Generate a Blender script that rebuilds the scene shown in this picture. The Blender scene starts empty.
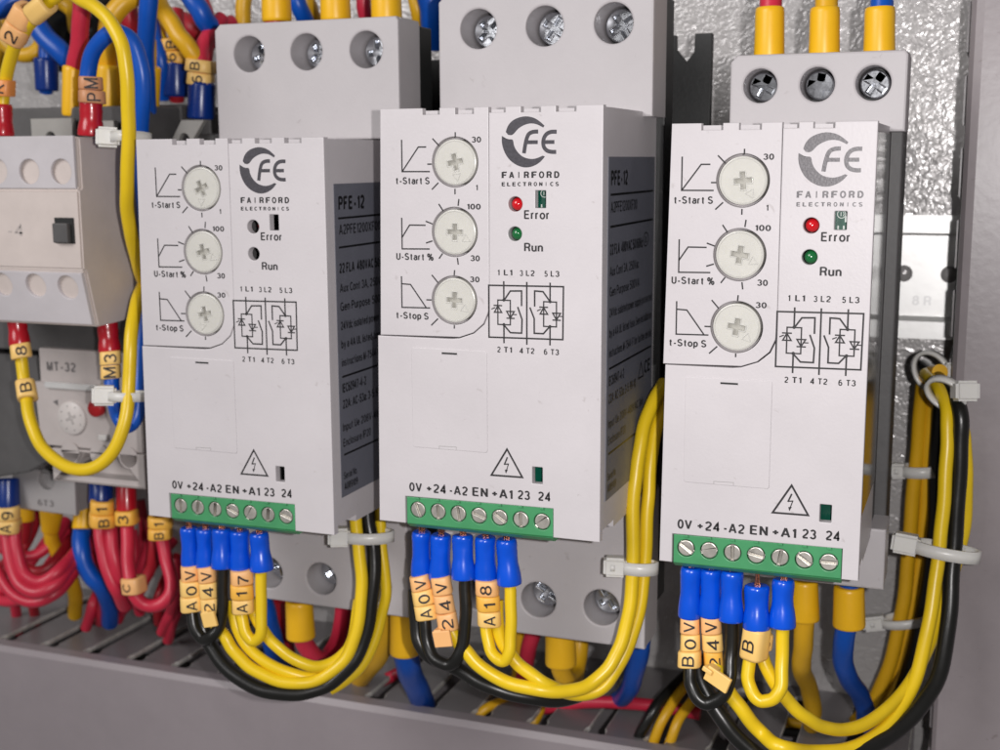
import bpy, bmesh, math, random
from mathutils import Vector, Matrix
random.seed(7)
SC = bpy.context.scene
COL = SC.collection
S = 0.001                                   # everything below is written in millimetres

# ------------------------------------------------------------------ camera
CF = 1272.042
CC = Vector((174.916, -260.180, -5.433))
yaw, pit, rol = 0.3633921, -0.1670561, -0.0047916
FW = Vector((-math.sin(yaw)*math.cos(pit), math.cos(yaw)*math.cos(pit), math.sin(pit)))
R0 = Vector((math.cos(yaw), math.sin(yaw), 0)); U0 = R0.cross(FW)
RT = R0*math.cos(rol)+U0*math.sin(rol); UP = -R0*math.sin(rol)+U0*math.cos(rol)
cam = bpy.data.cameras.new('camera'); cob = bpy.data.objects.new('camera', cam); COL.objects.link(cob)
cob.matrix_world = Matrix(((RT.x, UP.x, -FW.x, CC.x*S), (RT.y, UP.y, -FW.y, CC.y*S), (RT.z, UP.z, -FW.z, CC.z*S), (0, 0, 0, 1)))
cam.sensor_width = 36; cam.lens = 36*CF/1000; cam.clip_start = 0.01; cam.clip_end = 50
cam.dof.use_dof = True; cam.dof.focus_distance = 0.262; cam.dof.aperture_fstop = 27
SC.camera = cob
SC.render.resolution_x = 1024; SC.render.resolution_y = 768
SC.view_settings.view_transform = 'Standard'; SC.view_settings.look = 'None'
SC.view_settings.exposure = 0.08; SC.view_settings.gamma = 1

# ------------------------------------------------------------------ light
w = bpy.data.worlds.new('World'); SC.world = w; w.use_nodes = True
bg = w.node_tree.nodes['Background']; bg.inputs[0].default_value = (1.0, .96, .96, 1); bg.inputs[1].default_value = 0.14
def lamp(name, kind, loc, energy, size, color=(1, 1, 1), aim=None):
    l = bpy.data.lights.new(name, kind); l.energy = energy; l.color = color
    if kind == 'AREA': l.shape = 'DISK'; l.size = size
    else: l.shadow_soft_size = size
    o = bpy.data.objects.new(name, l); COL.objects.link(o); o.location = Vector(loc)*S
    if aim: o.rotation_euler = (Vector(aim)-Vector(loc)).to_track_quat('-Z', 'Y').to_euler()
    return o
lamp('flash', 'AREA', CC+RT*16+UP*2, 0.56, 0.004, (1, 0.965, 0.96), CC+RT*0+FW*250)
lamp('room_light', 'AREA', (-380, -820, 420), 6.2, 0.6, (1, 0.975, 0.97), (-40, 0, -60))

# ------------------------------------------------------------------ materials
MATS = {}
def mat(key, col, rough=0.5, metal=0.0, bump=0.0, bscale=900, mottle=0.0, mscale=60, spec=0.5, sub=0.0, trans=0.0, coat=0.0, mcol=None, specks=0.0):
    if key in MATS: return MATS[key]
    m = bpy.data.materials.new(key); m.use_nodes = True; nt = m.node_tree; N = nt.nodes; Lk = nt.links
    b = N['Principled BSDF']
    b.inputs['Base Color'].default_value = (*col, 1); b.inputs['Roughness'].default_value = rough
    b.inputs['Metallic'].default_value = metal; b.inputs['Specular IOR Level'].default_value = spec
    if trans: b.inputs['Transmission Weight'].default_value = trans
    if coat: b.inputs['Coat Weight'].default_value = coat
    if sub:
        b.inputs['Subsurface Weight'].default_value = sub; b.inputs['Subsurface Radius'].default_value = (1, 1, 0.8); b.inputs['Subsurface Scale'].default_value = 0.001
    tc = N.new('ShaderNodeTexCoord')
    if mottle:
        n = N.new('ShaderNodeTexNoise'); n.inputs['Scale'].default_value = mscale; n.inputs['Detail'].default_value = 6; n.inputs['Roughness'].default_value = .65
        Lk.new(tc.outputs['Object'], n.inputs['Vector'])
        r = N.new('ShaderNodeValToRGB'); r.color_ramp.elements[0].position = .35; r.color_ramp.elements[1].position = .65
        d = mcol or tuple(c*(1-mottle) for c in col)
        r.color_ramp.elements[0].color = (*d, 1); r.color_ramp.elements[1].color = (*col, 1)
        Lk.new(n.outputs['Fac'], r.inputs['Fac']); Lk.new(r.outputs['Color'], b.inputs['Base Color'])
        mr = N.new('ShaderNodeMapRange'); mr.inputs['To Min'].default_value = max(rough-.06, .03); mr.inputs['To Max'].default_value = min(rough+.08, 1)
        Lk.new(n.outputs['Fac'], mr.inputs['Value']); Lk.new(mr.outputs['Result'], b.inputs['Roughness'])
    if specks:
        src = b.inputs['Base Color'].links[0].from_socket
        n = N.new('ShaderNodeTexNoise'); n.inputs['Scale'].default_value = 420; n.inputs['Detail'].default_value = 3; n.inputs['Distortion'].default_value = .6
        Lk.new(tc.outputs['Object'], n.inputs['Vector'])
        r2 = N.new('ShaderNodeValToRGB'); r2.color_ramp.elements[0].position = .70; r2.color_ramp.elements[1].position = .78; r2.color_ramp.elements[1].color = (specks,)*3+(1,)
        Lk.new(n.outputs['Fac'], r2.inputs['Fac']); mx = N.new('ShaderNodeMixRGB'); mx.inputs['Color2'].default_value = (col[0]*.45, col[1]*.4, col[2]*.36, 1)
        Lk.new(r2.outputs['Color'], mx.inputs['Fac']); Lk.new(src, mx.inputs['Color1']); Lk.new(mx.outputs['Color'], b.inputs['Base Color'])
    if bump:
        n = N.new('ShaderNodeTexNoise'); n.inputs['Scale'].default_value = bscale; n.inputs['Detail'].default_value = 4
        Lk.new(tc.outputs['Object'], n.inputs['Vector'])
        bp = N.new('ShaderNodeBump'); bp.inputs['Strength'].default_value = 1; bp.inputs['Distance'].default_value = bump*S
        Lk.new(n.outputs['Fac'], bp.inputs['Height']); Lk.new(bp.outputs['Normal'], b.inputs['Normal'])
    MATS[key] = m; return m
M_COVER = mat('cover_plastic', (.58, .550, .565), .40, bump=.03, bscale=1500, mottle=.06, mscale=38, specks=.3)
M_SHROUD = mat('shroud_plastic', (.49, .465, .475), .48, bump=.03, bscale=1300, mottle=.06, mscale=50, specks=.3)
M_BASE = mat('base_plastic', (.36, .345, .345), .5, bump=.03, bscale=1200, mottle=.06)
M_CREAM = mat('contactor_plastic', (.62, .545, .51), .5, bump=.03, bscale=1100, mottle=.10, mscale=70)
M_CREAM2 = mat('contactor_block_plastic', (.57, .54, .56), .42, bump=.02, bscale=1100, mottle=.10, mscale=60)
M_RELAY = mat('relay_plastic', (.50, .455, .44), .45, bump=.03, bscale=1000, mottle=.10, mscale=80)
M_DARK = mat('dark_grey_plastic', (.095, .092, .092), .5, bump=.04, bscale=900, mottle=.25)
M_BLACKP = mat('black_plastic', (.012, .013, .013), .45, bump=.03, bscale=900, mottle=.2)
M_INK = mat('printed_ink', (.022, .02, .022), .6, mottle=.15, mscale=500)
M_LOGO = mat('logo_ink', (.06, .056, .068), .38, bump=.02, bscale=2500, mottle=.35, mscale=1500)
M_LOGO2 = mat('worn_logo_ink', (.17, .16, .17), .35, bump=.04, bscale=2200, mottle=.35, mscale=1900)
M_GINK = mat('faint_ink', (.46, .41, .39), .6)
M_GREYINK = mat('grey_ink', (.14, .13, .13), .6)
M_LABEL = mat('label_film', (.14, .145, .175), .42, bump=.01, bscale=300, mottle=.1, mscale=100, spec=.6)
M_LINK = mat('label_ink', (.006, .006, .007), .3)
M_GREEN = mat('terminal_green', (.065, .30, .125), .38, bump=.015, bscale=1200, mottle=.12, mscale=120)
M_PCB = mat('board_green', (.0, .09, .055), .3, mottle=.3, mscale=300)
M_NICKEL = mat('nickel', (.66, .63, .57), .36, .65, bump=.02, bscale=700, mottle=.25, mscale=350)
M_CHROME = mat('zinc', (.62, .64, .68), .17, 1.0, bump=.03, bscale=500, mottle=.2, mscale=300)
M_KNOB = mat('dial_plastic', (.60, .59, .545), .28, bump=.015, bscale=1500, mottle=.05, mscale=200, sub=.15, coat=.2)
M_KNOBD = mat('dial_moulding', (.42, .41, .37), .3)
M_RLED = mat('red_led', (.55, .006, .012), .12, coat=.6)
M_GLED = mat('green_led', (.008, .13, .035), .12, coat=.6)
M_YEL = mat('yellow_pvc', (.82, .565, .012), .33, bump=.02, bscale=500, mottle=.08, mscale=60)
M_YELO = mat('aged_yellow_pvc', (.76, .42, .012), .38, bump=.02, bscale=500, mottle=.1, mscale=60)
M_BLK = mat('black_pvc', (.010, .010, .009), .30, bump=.03, bscale=450, mottle=.2, mscale=90)
M_BLU = mat('blue_pvc', (.002, .085, .48), .33, bump=.02, bscale=500, mottle=.12, mscale=60)
M_RED = mat('red_pvc', (.62, .026, .062), .38, bump=.02, bscale=500, mottle=.15, mscale=60)
M_DRED = mat('dark_red_pvc', (.40, .012, .024), .42, bump=.02, bscale=500, mottle=.15)
M_BOOT = mat('blue_boot', (.001, .085, .68), .24, bump=.05, bscale=260, mottle=.12, mscale=120, coat=.15)
M_NAVY = mat('navy_boot', (.003, .030, .21), .25, bump=.04, bscale=260, mottle=.12)
M_RBOOT = mat('red_boot', (.48, .010, .022), .24, bump=.05, bscale=260, mottle=.12, coat=.2)
M_YBOOT = mat('yellow_boot', (.90, .50, .012), .36, bump=.03, bscale=260, mottle=.06, mscale=80)
M_COPPER = mat('copper', (.72, .30, .16), .25, 1.0, mottle=.3, mscale=900)
M_TAGO = mat('orange_marker', (.93, .50, .20), .42, bump=.02, bscale=900, mottle=.05)
M_TAGY = mat('amber_marker', (.93, .60, .19), .42, bump=.02, bscale=900, mottle=.05)
M_TAGD = mat('deep_amber_marker', (.90, .48, .07), .42, bump=.02, bscale=900, mottle=.05)
M_TAGB = mat('tan_marker', (.62, .29, .14), .45, bump=.02, bscale=900, mottle=.08)
M_TIE = mat('nylon_tie', (.66, .65, .62), .32, bump=.02, bscale=900, sub=.3)
M_DUCT = mat('duct_pvc', (.185, .17, .175), .34, bump=.03, bscale=1000, mottle=.14, mscale=30)
M_DUCTC = mat('duct_cover_pvc', (.30, .265, .28), .40, bump=.035, bscale=700, mottle=.10, mscale=25)
M_TAB = mat('tab_plastic', (.36, .35, .33), .5, bump=.03, mottle=.1)

def plate_mat():
    m = bpy.data.materials.new('hammered_grey_paint'); m.use_nodes = True; nt = m.node_tree; N = nt.nodes; Lk = nt.links
    b = N['Principled BSDF']; b.inputs['Base Color'].default_value = (.43, .415, .41, 1)
    b.inputs['Roughness'].default_value = .33; b.inputs['Metallic'].default_value = .15
    b.inputs['Coat Weight'].default_value = .6; b.inputs['Coat Roughness'].default_value = .12
    tc = N.new('ShaderNodeTexCoord')
    n0 = N.new('ShaderNodeTexNoise'); n0.inputs['Scale'].default_value = 260; n0.inputs['Detail'].default_value = 2
    Lk.new(tc.outputs['Object'], n0.inputs['Vector'])
    vm = N.new('ShaderNodeMixRGB'); vm.blend_type = 'LINEAR_LIGHT'; vm.inputs['Fac'].default_value = .004
    Lk.new(tc.outputs['Object'], vm.inputs['Color1']); Lk.new(n0.outputs['Color'], vm.inputs['Color2'])
    v = N.new('ShaderNodeTexVoronoi'); v.feature = 'SMOOTH_F1'; v.inputs['Scale'].default_value = 620; v.inputs['Smoothness'].default_value = .6
    Lk.new(vm.outputs['Color'], v.inputs['Vector'])
    n = N.new('ShaderNodeTexNoise'); n.inputs['Scale'].default_value = 330; n.inputs['Detail'].default_value = 3
    Lk.new(tc.outputs['Object'], n.inputs['Vector'])
    a = N.new('ShaderNodeMath'); a.operation = 'ADD'; Lk.new(v.outputs['Distance'], a.inputs[0]); Lk.new(n.outputs['Fac'], a.inputs[1])
    bp = N.new('ShaderNodeBump'); bp.inputs['Strength'].default_value = 1; bp.inputs['Distance'].default_value = .00016
    Lk.new(a.outputs[0], bp.inputs['Height']); Lk.new(bp.outputs['Normal'], b.inputs['Normal']); Lk.new(bp.outputs['Normal'], b.inputs['Coat Normal'])
    return m
M_PLATE = plate_mat()
M_RAIL = mat('rail_steel', (.74, .74, .73), .42, .75, bump=.02, bscale=400, mottle=.06, mscale=80)

# ------------------------------------------------------------------ helpers
def at(px, py, Y):
    """point (mm) at depth Y seen at photograph pixel px, py"""
    d = FW+RT*((px-500)/CF)-UP*((py-375)/CF)
    t = (Y-CC.y)/d.y
    return CC+d*t
def V(*a): return Vector(a)

# ---- a plain grotesque drawn as strokes (cap height 1)
def _arc(cx, cy, rx, ry, a0, a1, n=10):
    return [(cx+rx*math.cos(math.radians(a0+(a1-a0)*i/n)), cy+ry*math.sin(math.radians(a0+(a1-a0)*i/n))) for i in range(n+1)]
def _o(x0, x1, y0, y1): return _arc((x0+x1)/2, (y0+y1)/2, (x1-x0)/2, (y1-y0)/2, 90, 450, 22)
_X = .70
FONT = {
 '0': [_o(.06, .50, .05, .95)], '1': [[(.12, .76), (.22, .80), (.31, .94)], [(.31, 1.0), (.31, 0)]],
 '2': [_arc(.28, .72, .22, .23, 165, 0, 10)+[(.47, .60), (.34, .42), (.13, .22), (.06, .06)], [(.04, .06), (.52, .06)]],
 '3': [_arc(.27, .73, .20, .22, 160, -90, 12), _arc(.27, .28, .23, .23, 90, -160, 12)],
 '4': [[(.40, 0), (.40, .96), (.06, .30), (.06, .27), (.54, .27)]],
 '5': [[(.48, .94), (.14, .94), (.09, .52)], _arc(.27, .32, .23, .27, 140, -155, 14)],
 '6': [_o(.06, .50, .05, .60), _arc(.30, .52, .24, .43, 60, 180, 8)+[(.06, .33)]], '7': [[(.05, .94), (.52, .94)], [(.50, .92), (.34, .60), (.24, .30), (.19, 0)]],
 '8': [_o(.10, .46, .53, .95), _o(.06, .50, .05, .53)], '9': [_o(.06, .50, .40, .95), _arc(.26, .48, .24, .43, -120, 0, 8)+[(.50, .67)]],
 'A': [[(.02, 0), (.31, 1.0)], [(.33, 1.0), (.62, 0)], [(.12, .30), (.52, .30)]], 'B': [[(.08, 0), (.08, 1)], [(.08, .94), (.34, .94)]+_arc(.36, .73, .17, .21, 90, -90, 8)+[(.08, .52)], [(.36, .52)]+_arc(.37, .29, .19, .23, 90, -90, 8)+[(.08, .06)]],
 'C': [_arc(.35, .5, .29, .45, 42, 318, 18)], 'D': [[(.08, 0), (.08, 1)], [(.08, .94), (.28, .94)]+_arc(.30, .5, .28, .44, 90, -90, 12)+[(.08, .06)]],
 'E': [[(.08, 0), (.08, 1)], [(.08, .94), (.54, .94)], [(.08, .52), (.50, .52)], [(.08, .06), (.55, .06)]], 'F': [[(.08, 0), (.08, 1)], [(.08, .94), (.53, .94)], [(.08, .50), (.46, .50)]],
 'G': [_arc(.36, .5, .30, .45, 45, 330, 18)+[(.63, .44)], [(.38, .46), (.66, .46)], [(.64, .46), (.64, 0)]], 'H': [[(.08, 0), (.08, 1)], [(.56, 0), (.56, 1)], [(.08, .53), (.56, .53)]],
 'I': [[(.08, 0), (.08, 1)]], 'K': [[(.08, 0), (.08, 1)], [(.56, 1), (.10, .42)], [(.24, .58), (.58, 0)]], 'L': [[(.08, 0), (.08, 1)], [(.08, .06), (.50, .06)]],
 'M': [[(.08, 0), (.08, 1)], [(.08, .97), (.36, .05), (.64, .97)], [(.64, 0), (.64, 1)]], 'N': [[(.08, 0), (.08, 1)], [(.08, .96), (.54, .04)], [(.54, 0), (.54, 1)]],
 'O': [_o(.05, .67, .05, .95)], 'P': [[(.08, 0), (.08, 1)], [(.08, .94), (.34, .94)]+_arc(.36, .70, .18, .24, 90, -90, 8)+[(.08, .46)]],
 'R': [[(.08, 0), (.08, 1)], [(.08, .94), (.34, .94)]+_arc(.36, .71, .19, .23, 90, -90, 8)+[(.08, .48)], [(.34, .48), (.48, .38), (.54, 0)]],
 'S': [_arc(.31, .72, .23, .23, 25, 200, 10)+[(.14, .58), (.31, .51), (.48, .43)]+_arc(.31, .28, .24, .23, 20, -165, 11)],
 'T': [[(.02, .94), (.56, .94)], [(.29, .94), (.29, 0)]], 'U': [[(.08, 1), (.08, .32)]+_arc(.31, .30, .23, .25, 180, 360, 10)+[(.54, 1)]], 'V': [[(.02, 1), (.30, .03)], [(.30, .03), (.58, 1)]],
 'X': [[(.03, 1), (.56, 0)], [(.56, 1), (.03, 0)]],
 'a': [[(.44, 0), (.44, .50)]+_arc(.26, .50, .18, .17, 0, 165, 7), _o(.05, .44, .04, .40)], 'b': [[(.07, 0), (.07, 1)], _o(.07, .47, .04, _X-.03)], 'c': [_arc(.27, .35, .21, .31, 42, 318, 14)],
 'd': [[(.46, 0), (.46, 1)], _o(.05, .46, .04, _X-.03)], 'e': [[(.06, .36), (.47, .36)]+_arc(.265, .35, .205, .31, 5, 322, 16)], 'f': [[(.17, 0), (.17, .80)]+_arc(.29, .82, .12, .13, 180, 90, 4), [(.02, .64), (.32, .64)]],
 'g': [_o(.05, .45, .04, _X-.03), [(.46, _X), (.46, -.08)]+_arc(.26, -.08, .20, .15, 0, -160, 7)], 'h': [[(.07, 0), (.07, 1)], [(.07, .45)]+_arc(.25, .47, .18, .19, 170, 0, 7)+[(.43, 0)]], 'v': [[(.02, _X), (.22, .03), (.42, _X)]],
 'i': [[(.07, 0), (.07, .68)], [(.07, .86), (.07, 1)]],
 'k': [[(.07, 0), (.07, 1)], [(.42, .68), (.10, .30)], [(.20, .42), (.45, 0)]], 'l': [[(.07, 0), (.07, 1)]], 'm': [[(.07, 0), (.07, _X)], [(.07, .48)]+_arc(.21, .50, .14, .15, 170, 0, 6)+[(.35, 0)], [(.35, .48)]+_arc(.49, .50, .14, .15, 170, 0, 6)+[(.63, 0)]],
 'n': [[(.07, 0), (.07, _X)], [(.07, .45)]+_arc(.25, .47, .18, .19, 170, 0, 7)+[(.43, 0)]], 'o': [_o(.05, .49, .04, _X-.03)], 'p': [[(.07, -.25), (.07, _X)], _o(.07, .47, .04, _X-.03)],
 'r': [[(.07, 0), (.07, _X)], [(.07, .44)]+_arc(.25, .46, .18, .20, 165, 80, 5)], 's': [_arc(.24, .50, .16, .16, 25, 210, 8)+[(.24, .35), (.34, .31)]+_arc(.24, .20, .18, .16, 25, -160, 8)],
 't': [[(.16, .90), (.16, .18)]+_arc(.26, .16, .10, .11, 180, 280, 4), [(.02, .66), (.30, .66)]], 'u': [[(.07, _X), (.07, .24)]+_arc(.25, .23, .18, .19, 180, 350, 7), [(.43, _X), (.43, 0)]],
 'w': [[(.02, _X), (.18, .02), (.34, .66), (.50, .02), (.66, _X)]], 'x': [[(.02, _X), (.42, 0)], [(.42, _X), (.02, 0)]], 'y': [[(.02, _X), (.23, .04)], [(.44, _X), (.22, -.10), (.06, -.22)]], 'z': [[(.03, .64), (.40, .64), (.04, .06), (.42, .06)]],
 '+': [[(.04, .42), (.52, .42)], [(.28, .18), (.28, .66)]], '-': [[(.02, .36), (.28, .36)]], '.': [[(.06, 0), (.06, .13)]], ',': [[(.06, .12), (.03, -.14)]], ':': [[(.06, 0), (.06, .13)], [(.06, .50), (.06, .63)]],
 '/': [[(.02, -.02), (.28, 1.0)]], '%': [_o(.04, .30, .53, .97), _o(.54, .80, .03, .47), [(.60, 1.0), (.24, 0)]],
}
_txt = {}
def glyphs(body, wd=.13):
    k = (body, wd)
    if k in _txt: return _txt[k]
    vs = []; fs = []; x = 0.0; lay = 0
    for ch in body:
        if ch == ' ': x += .30; continue
        w0 = min(p[0] for st in FONT[ch] for p in st); w1 = max(p[0] for st in FONT[ch] for p in st)
        for st in FONT[ch]:
            closed = len(st) > 6 and math.hypot(st[0][0]-st[-1][0], st[0][1]-st[-1][1]) < 1e-6
            Q = [Vector(p) for p in st]; P = []
            for p_, q_ in zip(Q[:-1], Q[1:]):              # short steps, so that letters can wrap round a ring
                m_ = max(1, int((q_-p_).length/.14)); P += [p_.lerp(q_, j_/m_) for j_ in range(m_)]
            if not closed: P.append(Q[-1])
            n = len(P); Ls = []; Rs = []
            for i in range(n):
                if closed: a = P[i]-P[i-1]; b = P[(i+1) % n]-P[i]
                else: a = P[i]-P[i-1] if i else P[1]-P[0]; b = P[i+1]-P[i] if i < n-1 else P[-1]-P[-2]
                a = a.normalized() if a.length else b.normalized(); b = b.normalized() if b.length else a
                t = a+b; t = t.normalized() if t.length > 1e-4 else a; nn = Vector((-t.y, t.x)); q = 1/max(abs(nn.dot(Vector((-a.y, a.x)))), .5)
                Ls.append(P[i]+nn*wd/2*q); Rs.append(P[i]-nn*wd/2*q)
            b0 = len(vs); vs += [(p.x-w0+x, p.y, lay) for p in Ls]+[(p.x-w0+x, p.y, lay) for p in Rs]
            fs += [(b0+i, b0+(i+1) % n, b0+n+(i+1) % n, b0+n+i) for i in range(n if closed else n-1)]; lay = (lay+1) % 4
        x += (w1-w0)+wd+.085
    x0 = min(v[0] for v in vs); x1 = max(v[0] for v in vs); _txt[k] = (vs, fs, x0, x1); return _txt[k]
CAP = 1.0

class MB:
    def __init__(s): s.v = []; s.f = []; s.m = []; s.sm = []
    def add(s, vs, fs, mi=0, smooth=False):
        b = len(s.v); s.v += [tuple(v) for v in vs]
        for f in fs: s.f.append(tuple(b+i for i in f)); s.m.append(mi); s.sm.append(smooth)
    def box(s, a, b, bev=0.0, mi=0, rot=None, seg=2):
        a = Vector(a); b = Vector(b); lo = V(*[min(a[i], b[i]) for i in range(3)]); hi = V(*[max(a[i], b[i]) for i in range(3)])
        bm = bmesh.new(); bmesh.ops.create_cube(bm, size=1)
        c = (lo+hi)/2; d = hi-lo
        for v in bm.verts: v.co = V(v.co.x*d.x, v.co.y*d.y, v.co.z*d.z)
        if bev: bmesh.ops.bevel(bm, geom=bm.edges[:], offset=min(bev, min(d)*.45), segments=seg, affect='EDGES', profile=.5)
        s._bm(bm, mi, lambda co: c+(rot @ co if rot else co))
    def _bm(s, bm, mi, fn, smooth=False):
        bm.verts.index_update()
        s.add([fn(v.co) for v in bm.verts], [[v.index for v in f.verts] for f in bm.faces], mi, smooth); bm.free()
    def prism(s, pts, a0, a1, axis='x', mi=0, bev=0.0):
        """outline pts extruded along axis; for x: pts are (y,z); for y: (x,z); for z: (x,y)"""
        def P(p, t): return {'x': V(t, p[0], p[1]), 'y': V(p[0], t, p[1]), 'z': V(p[0], p[1], t)}[axis]
        bm = bmesh.new(); A = [bm.verts.new(P(p, a0)) for p in pts]; B = [bm.verts.new(P(p, a1)) for p in pts]
        n = len(pts); bm.faces.new(A); bm.faces.new(B[::-1])
        for i in range(n): bm.faces.new((A[i], A[(i+1) % n], B[(i+1) % n], B[i]))
        bmesh.ops.recalc_face_normals(bm, faces=bm.faces)
        if bev: bmesh.ops.bevel(bm, geom=bm.edges[:], offset=bev, segments=2, affect='EDGES')
        s._bm(bm, mi, lambda co: co.copy())
    def tube(s, pts, r, seg=14, mi=0, cap=True, flat=None):
        n = len(pts); rs = r if isinstance(r, (list, tuple)) else [r]*n
        T = [(pts[min(i+1, n-1)]-pts[max(i-1, 0)]).normalized() for i in range(n)]
        up = V(0, -1, 0)
        if abs(T[0].dot(up)) > .9: up = V(1, 0, 0)
        N_ = (up-T[0]*up.dot(T[0])).normalized(); vs = []; fs = []
        for i in range(n):
            if i: N_ = (N_-T[i]*N_.dot(T[i])).normalized()
            B = T[i].cross(N_)
            for k in range(seg):
                a = 2*math.pi*k/seg; vs.append(pts[i]+(N_*math.cos(a)+B*math.sin(a))*rs[i])
        for i in range(n-1):
            for k in range(seg):
                k2 = (k+1) % seg; fs.append((i*seg+k, i*seg+k2, (i+1)*seg+k2, (i+1)*seg+k))
        s.add(vs, fs, mi, True)
        if cap:
            s.add([vs[k] for k in range(seg)], [tuple(range(seg))[::-1]], mi)
            s.add([vs[(n-1)*seg+k] for k in range(seg)], [tuple(range(seg))], mi)
    def lathe(s, prof, c, axis=None, seg=32, mi=0):
        """profile (radius, height) along axis (default towards the viewer, -Y)"""
        ax = (axis or V(0, -1, 0)).normalized(); u = ax.cross(V(0, 0, 1))
        if u.length < .1: u = V(1, 0, 0)
        u.normalize(); v = ax.cross(u); c = Vector(c); vs = []; fs = []
        for (r, h) in prof:
            for k in range(seg):
                a = 2*math.pi*k/seg; vs.append(c+ax*h+(u*math.cos(a)+v*math.sin(a))*r)
        for i in range(len(prof)-1):
            for k in range(seg):
                k2 = (k+1) % seg; fs.append((i*seg+k, i*seg+k2, (i+1)*seg+k2, (i+1)*seg+k))
        s.add(vs, fs, mi, True)
    def plate(s, outlines, front, thick, bev=0.2, mi=0, origin=(0, 0)):
        """flat plate facing -Y from closed 2D outlines (first outer, rest holes)"""
        c = bpy.data.curves.new('p', 'CURVE'); c.dimensions = '2D'; c.fill_mode = 'BOTH'
        c.extrude = max(thick/2-bev, 0.001); c.bevel_depth = bev; c.bevel_resolution = 1; c.offset = -bev
        for ol in outlines:
            sp = c.splines.new('POLY'); sp.points.add(len(ol)-1); sp.use_cyclic_u = True
            for p, q in zip(sp.points, ol): p.co = (q[0], q[1], 0, 1)
        o = bpy.data.objects.new('p', c); COL.objects.link(o); dg = bpy.context.evaluated_depsgraph_get(); dg.update()
        e = o.evaluated_get(dg); me = e.to_mesh(); y0 = front+thick/2
        s.add([(v.co.x+origin[0], y0-v.co.z, v.co.y+origin[1]) for v in me.vertices], [tuple(p.vertices) for p in me.polygons], mi)
        e.to_mesh_clear(); bpy.data.objects.remove(o); bpy.data.curves.remove(c)
    def line(s, pts, wd, front, mi=0, closed=False, fn=None):
        """printed stroke: flat ribbon facing -Y with mitred corners, (x,z) points"""
        P = [Vector((p[0], p[1])) for p in pts]; n = len(P)
        L = []; Rr = []
        for i in range(n):
            if closed: a = P[i]-P[i-1]; b = P[(i+1) % n]-P[i]
            else: a = P[i]-P[i-1] if i else P[1]-P[0]; b = P[i+1]-P[i] if i < n-1 else P[-1]-P[-2]
            a = a.normalized(); b = b.normalized(); t = (a+b)
            t = t.normalized() if t.length > 1e-4 else a
            nn = Vector((-t.y, t.x)); k = 1/max(abs(nn.dot(Vector((-a.y, a.x)))), .45)
            L.append(P[i]+nn*wd/2*k); Rr.append(P[i]-nn*wd/2*k)
        f = fn or (lambda x, z: (x, front, z))
        vs = [f(p.x, p.y) for p in L]+[f(p.x, p.y) for p in Rr]
        fs = [(i, (i+1) % n, n+(i+1) % n, n+i) for i in range(n if closed else n-1)]
        s.add(vs, fs, mi)
    def poly(s, pts, front, mi=0, fn=None):
        f = fn or (lambda x, z: (x, front, z)); s.add([f(*p) for p in pts], [tuple(range(len(pts)))], mi)
    def strip(s, A, B, front, mi=0):
        n = len(A); s.add([(p[0], front, p[1]) for p in A]+[(p[0], front, p[1]) for p in B], [(i, i+1, n+i+1, n+i) for i in range(n-1)], mi)
    def text(s, body, x0, x1, zb, h, front=0, bold=0.0, mi=0, fn=None, slope=0.0):
        vs, fs, a, b = glyphs(body, .17+bold*2.2); sx = (x1-x0)/(b-a)
        f = fn or (lambda x, z, k=0: (x, front-.004*k, z))
        s.add([f(x0+(v[0]-a)*sx, zb+v[1]*h+slope*(v[0]-a)*sx, v[2]) for v in vs], fs, mi)
    def build(s, name, mats, parent=None, world=False):
        mats = mats if isinstance(mats, (list, tuple)) else [mats]
        off = V(0, 0, 0)
        if parent is not None and world: off = Vector(parent['_o'])
        me = bpy.data.meshes.new(name)
        if parent is None:                       # top-level mesh: origin at the middle of its foot
            xs = [v[0] for v in s.v]; ys = [v[1] for v in s.v]; zs = [v[2] for v in s.v]
            off = V((min(xs)+max(xs))/2, (min(ys)+max(ys))/2, min(zs))
        me.from_pydata([((v[0]-off.x)*S, (v[1]-off.y)*S, (v[2]-off.z)*S) for v in s.v], [], s.f)
        for m_ in mats: me.materials.append(m_)
        me.polygons.foreach_set('material_index', s.m); me.polygons.foreach_set('use_smooth', s.sm); me.update()
        o = bpy.data.objects.new(name, me); COL.objects.link(o)
        if parent is not None: o.parent = parent; o['_o'] = (off.x, off.y, off.z) if world else (0, 0, 0)
        else: o.location = off*S
        return o

def thing(name, label, cat, loc=(0, 0, 0), group=None):
    o = bpy.data.objects.new(name, None); COL.objects.link(o); o.empty_display_size = .01
    o.location = Vector(loc)*S; o['_o'] = tuple(loc); o['label'] = label; o['category'] = cat
    if group: o['group'] = group
    return o
def tag(o, label=None, cat=None, group=None, kind=None):
    if label: o['label'] = label
    if cat: o['category'] = cat
    if group: o['group'] = group
    if kind: o['kind'] = kind
    return o
def circ(cx, cz, r, n=40): return [(cx+r*math.cos(2*math.pi*i/n), cz+r*math.sin(2*math.pi*i/n)) for i in range(n)]
def rrect(x0, z0, x1, z1, r, n=4):
    o = []
    for cx, cz, a0 in ((x1-r, z1-r, 0), (x0+r, z1-r, 90), (x0+r, z0+r, 180), (x1-r, z0+r, 270)):
        for i in range(n+1):
            a = math.radians(a0+90*i/n); o.append((cx+r*math.cos(a), cz+r*math.sin(a)))
    return o
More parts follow.
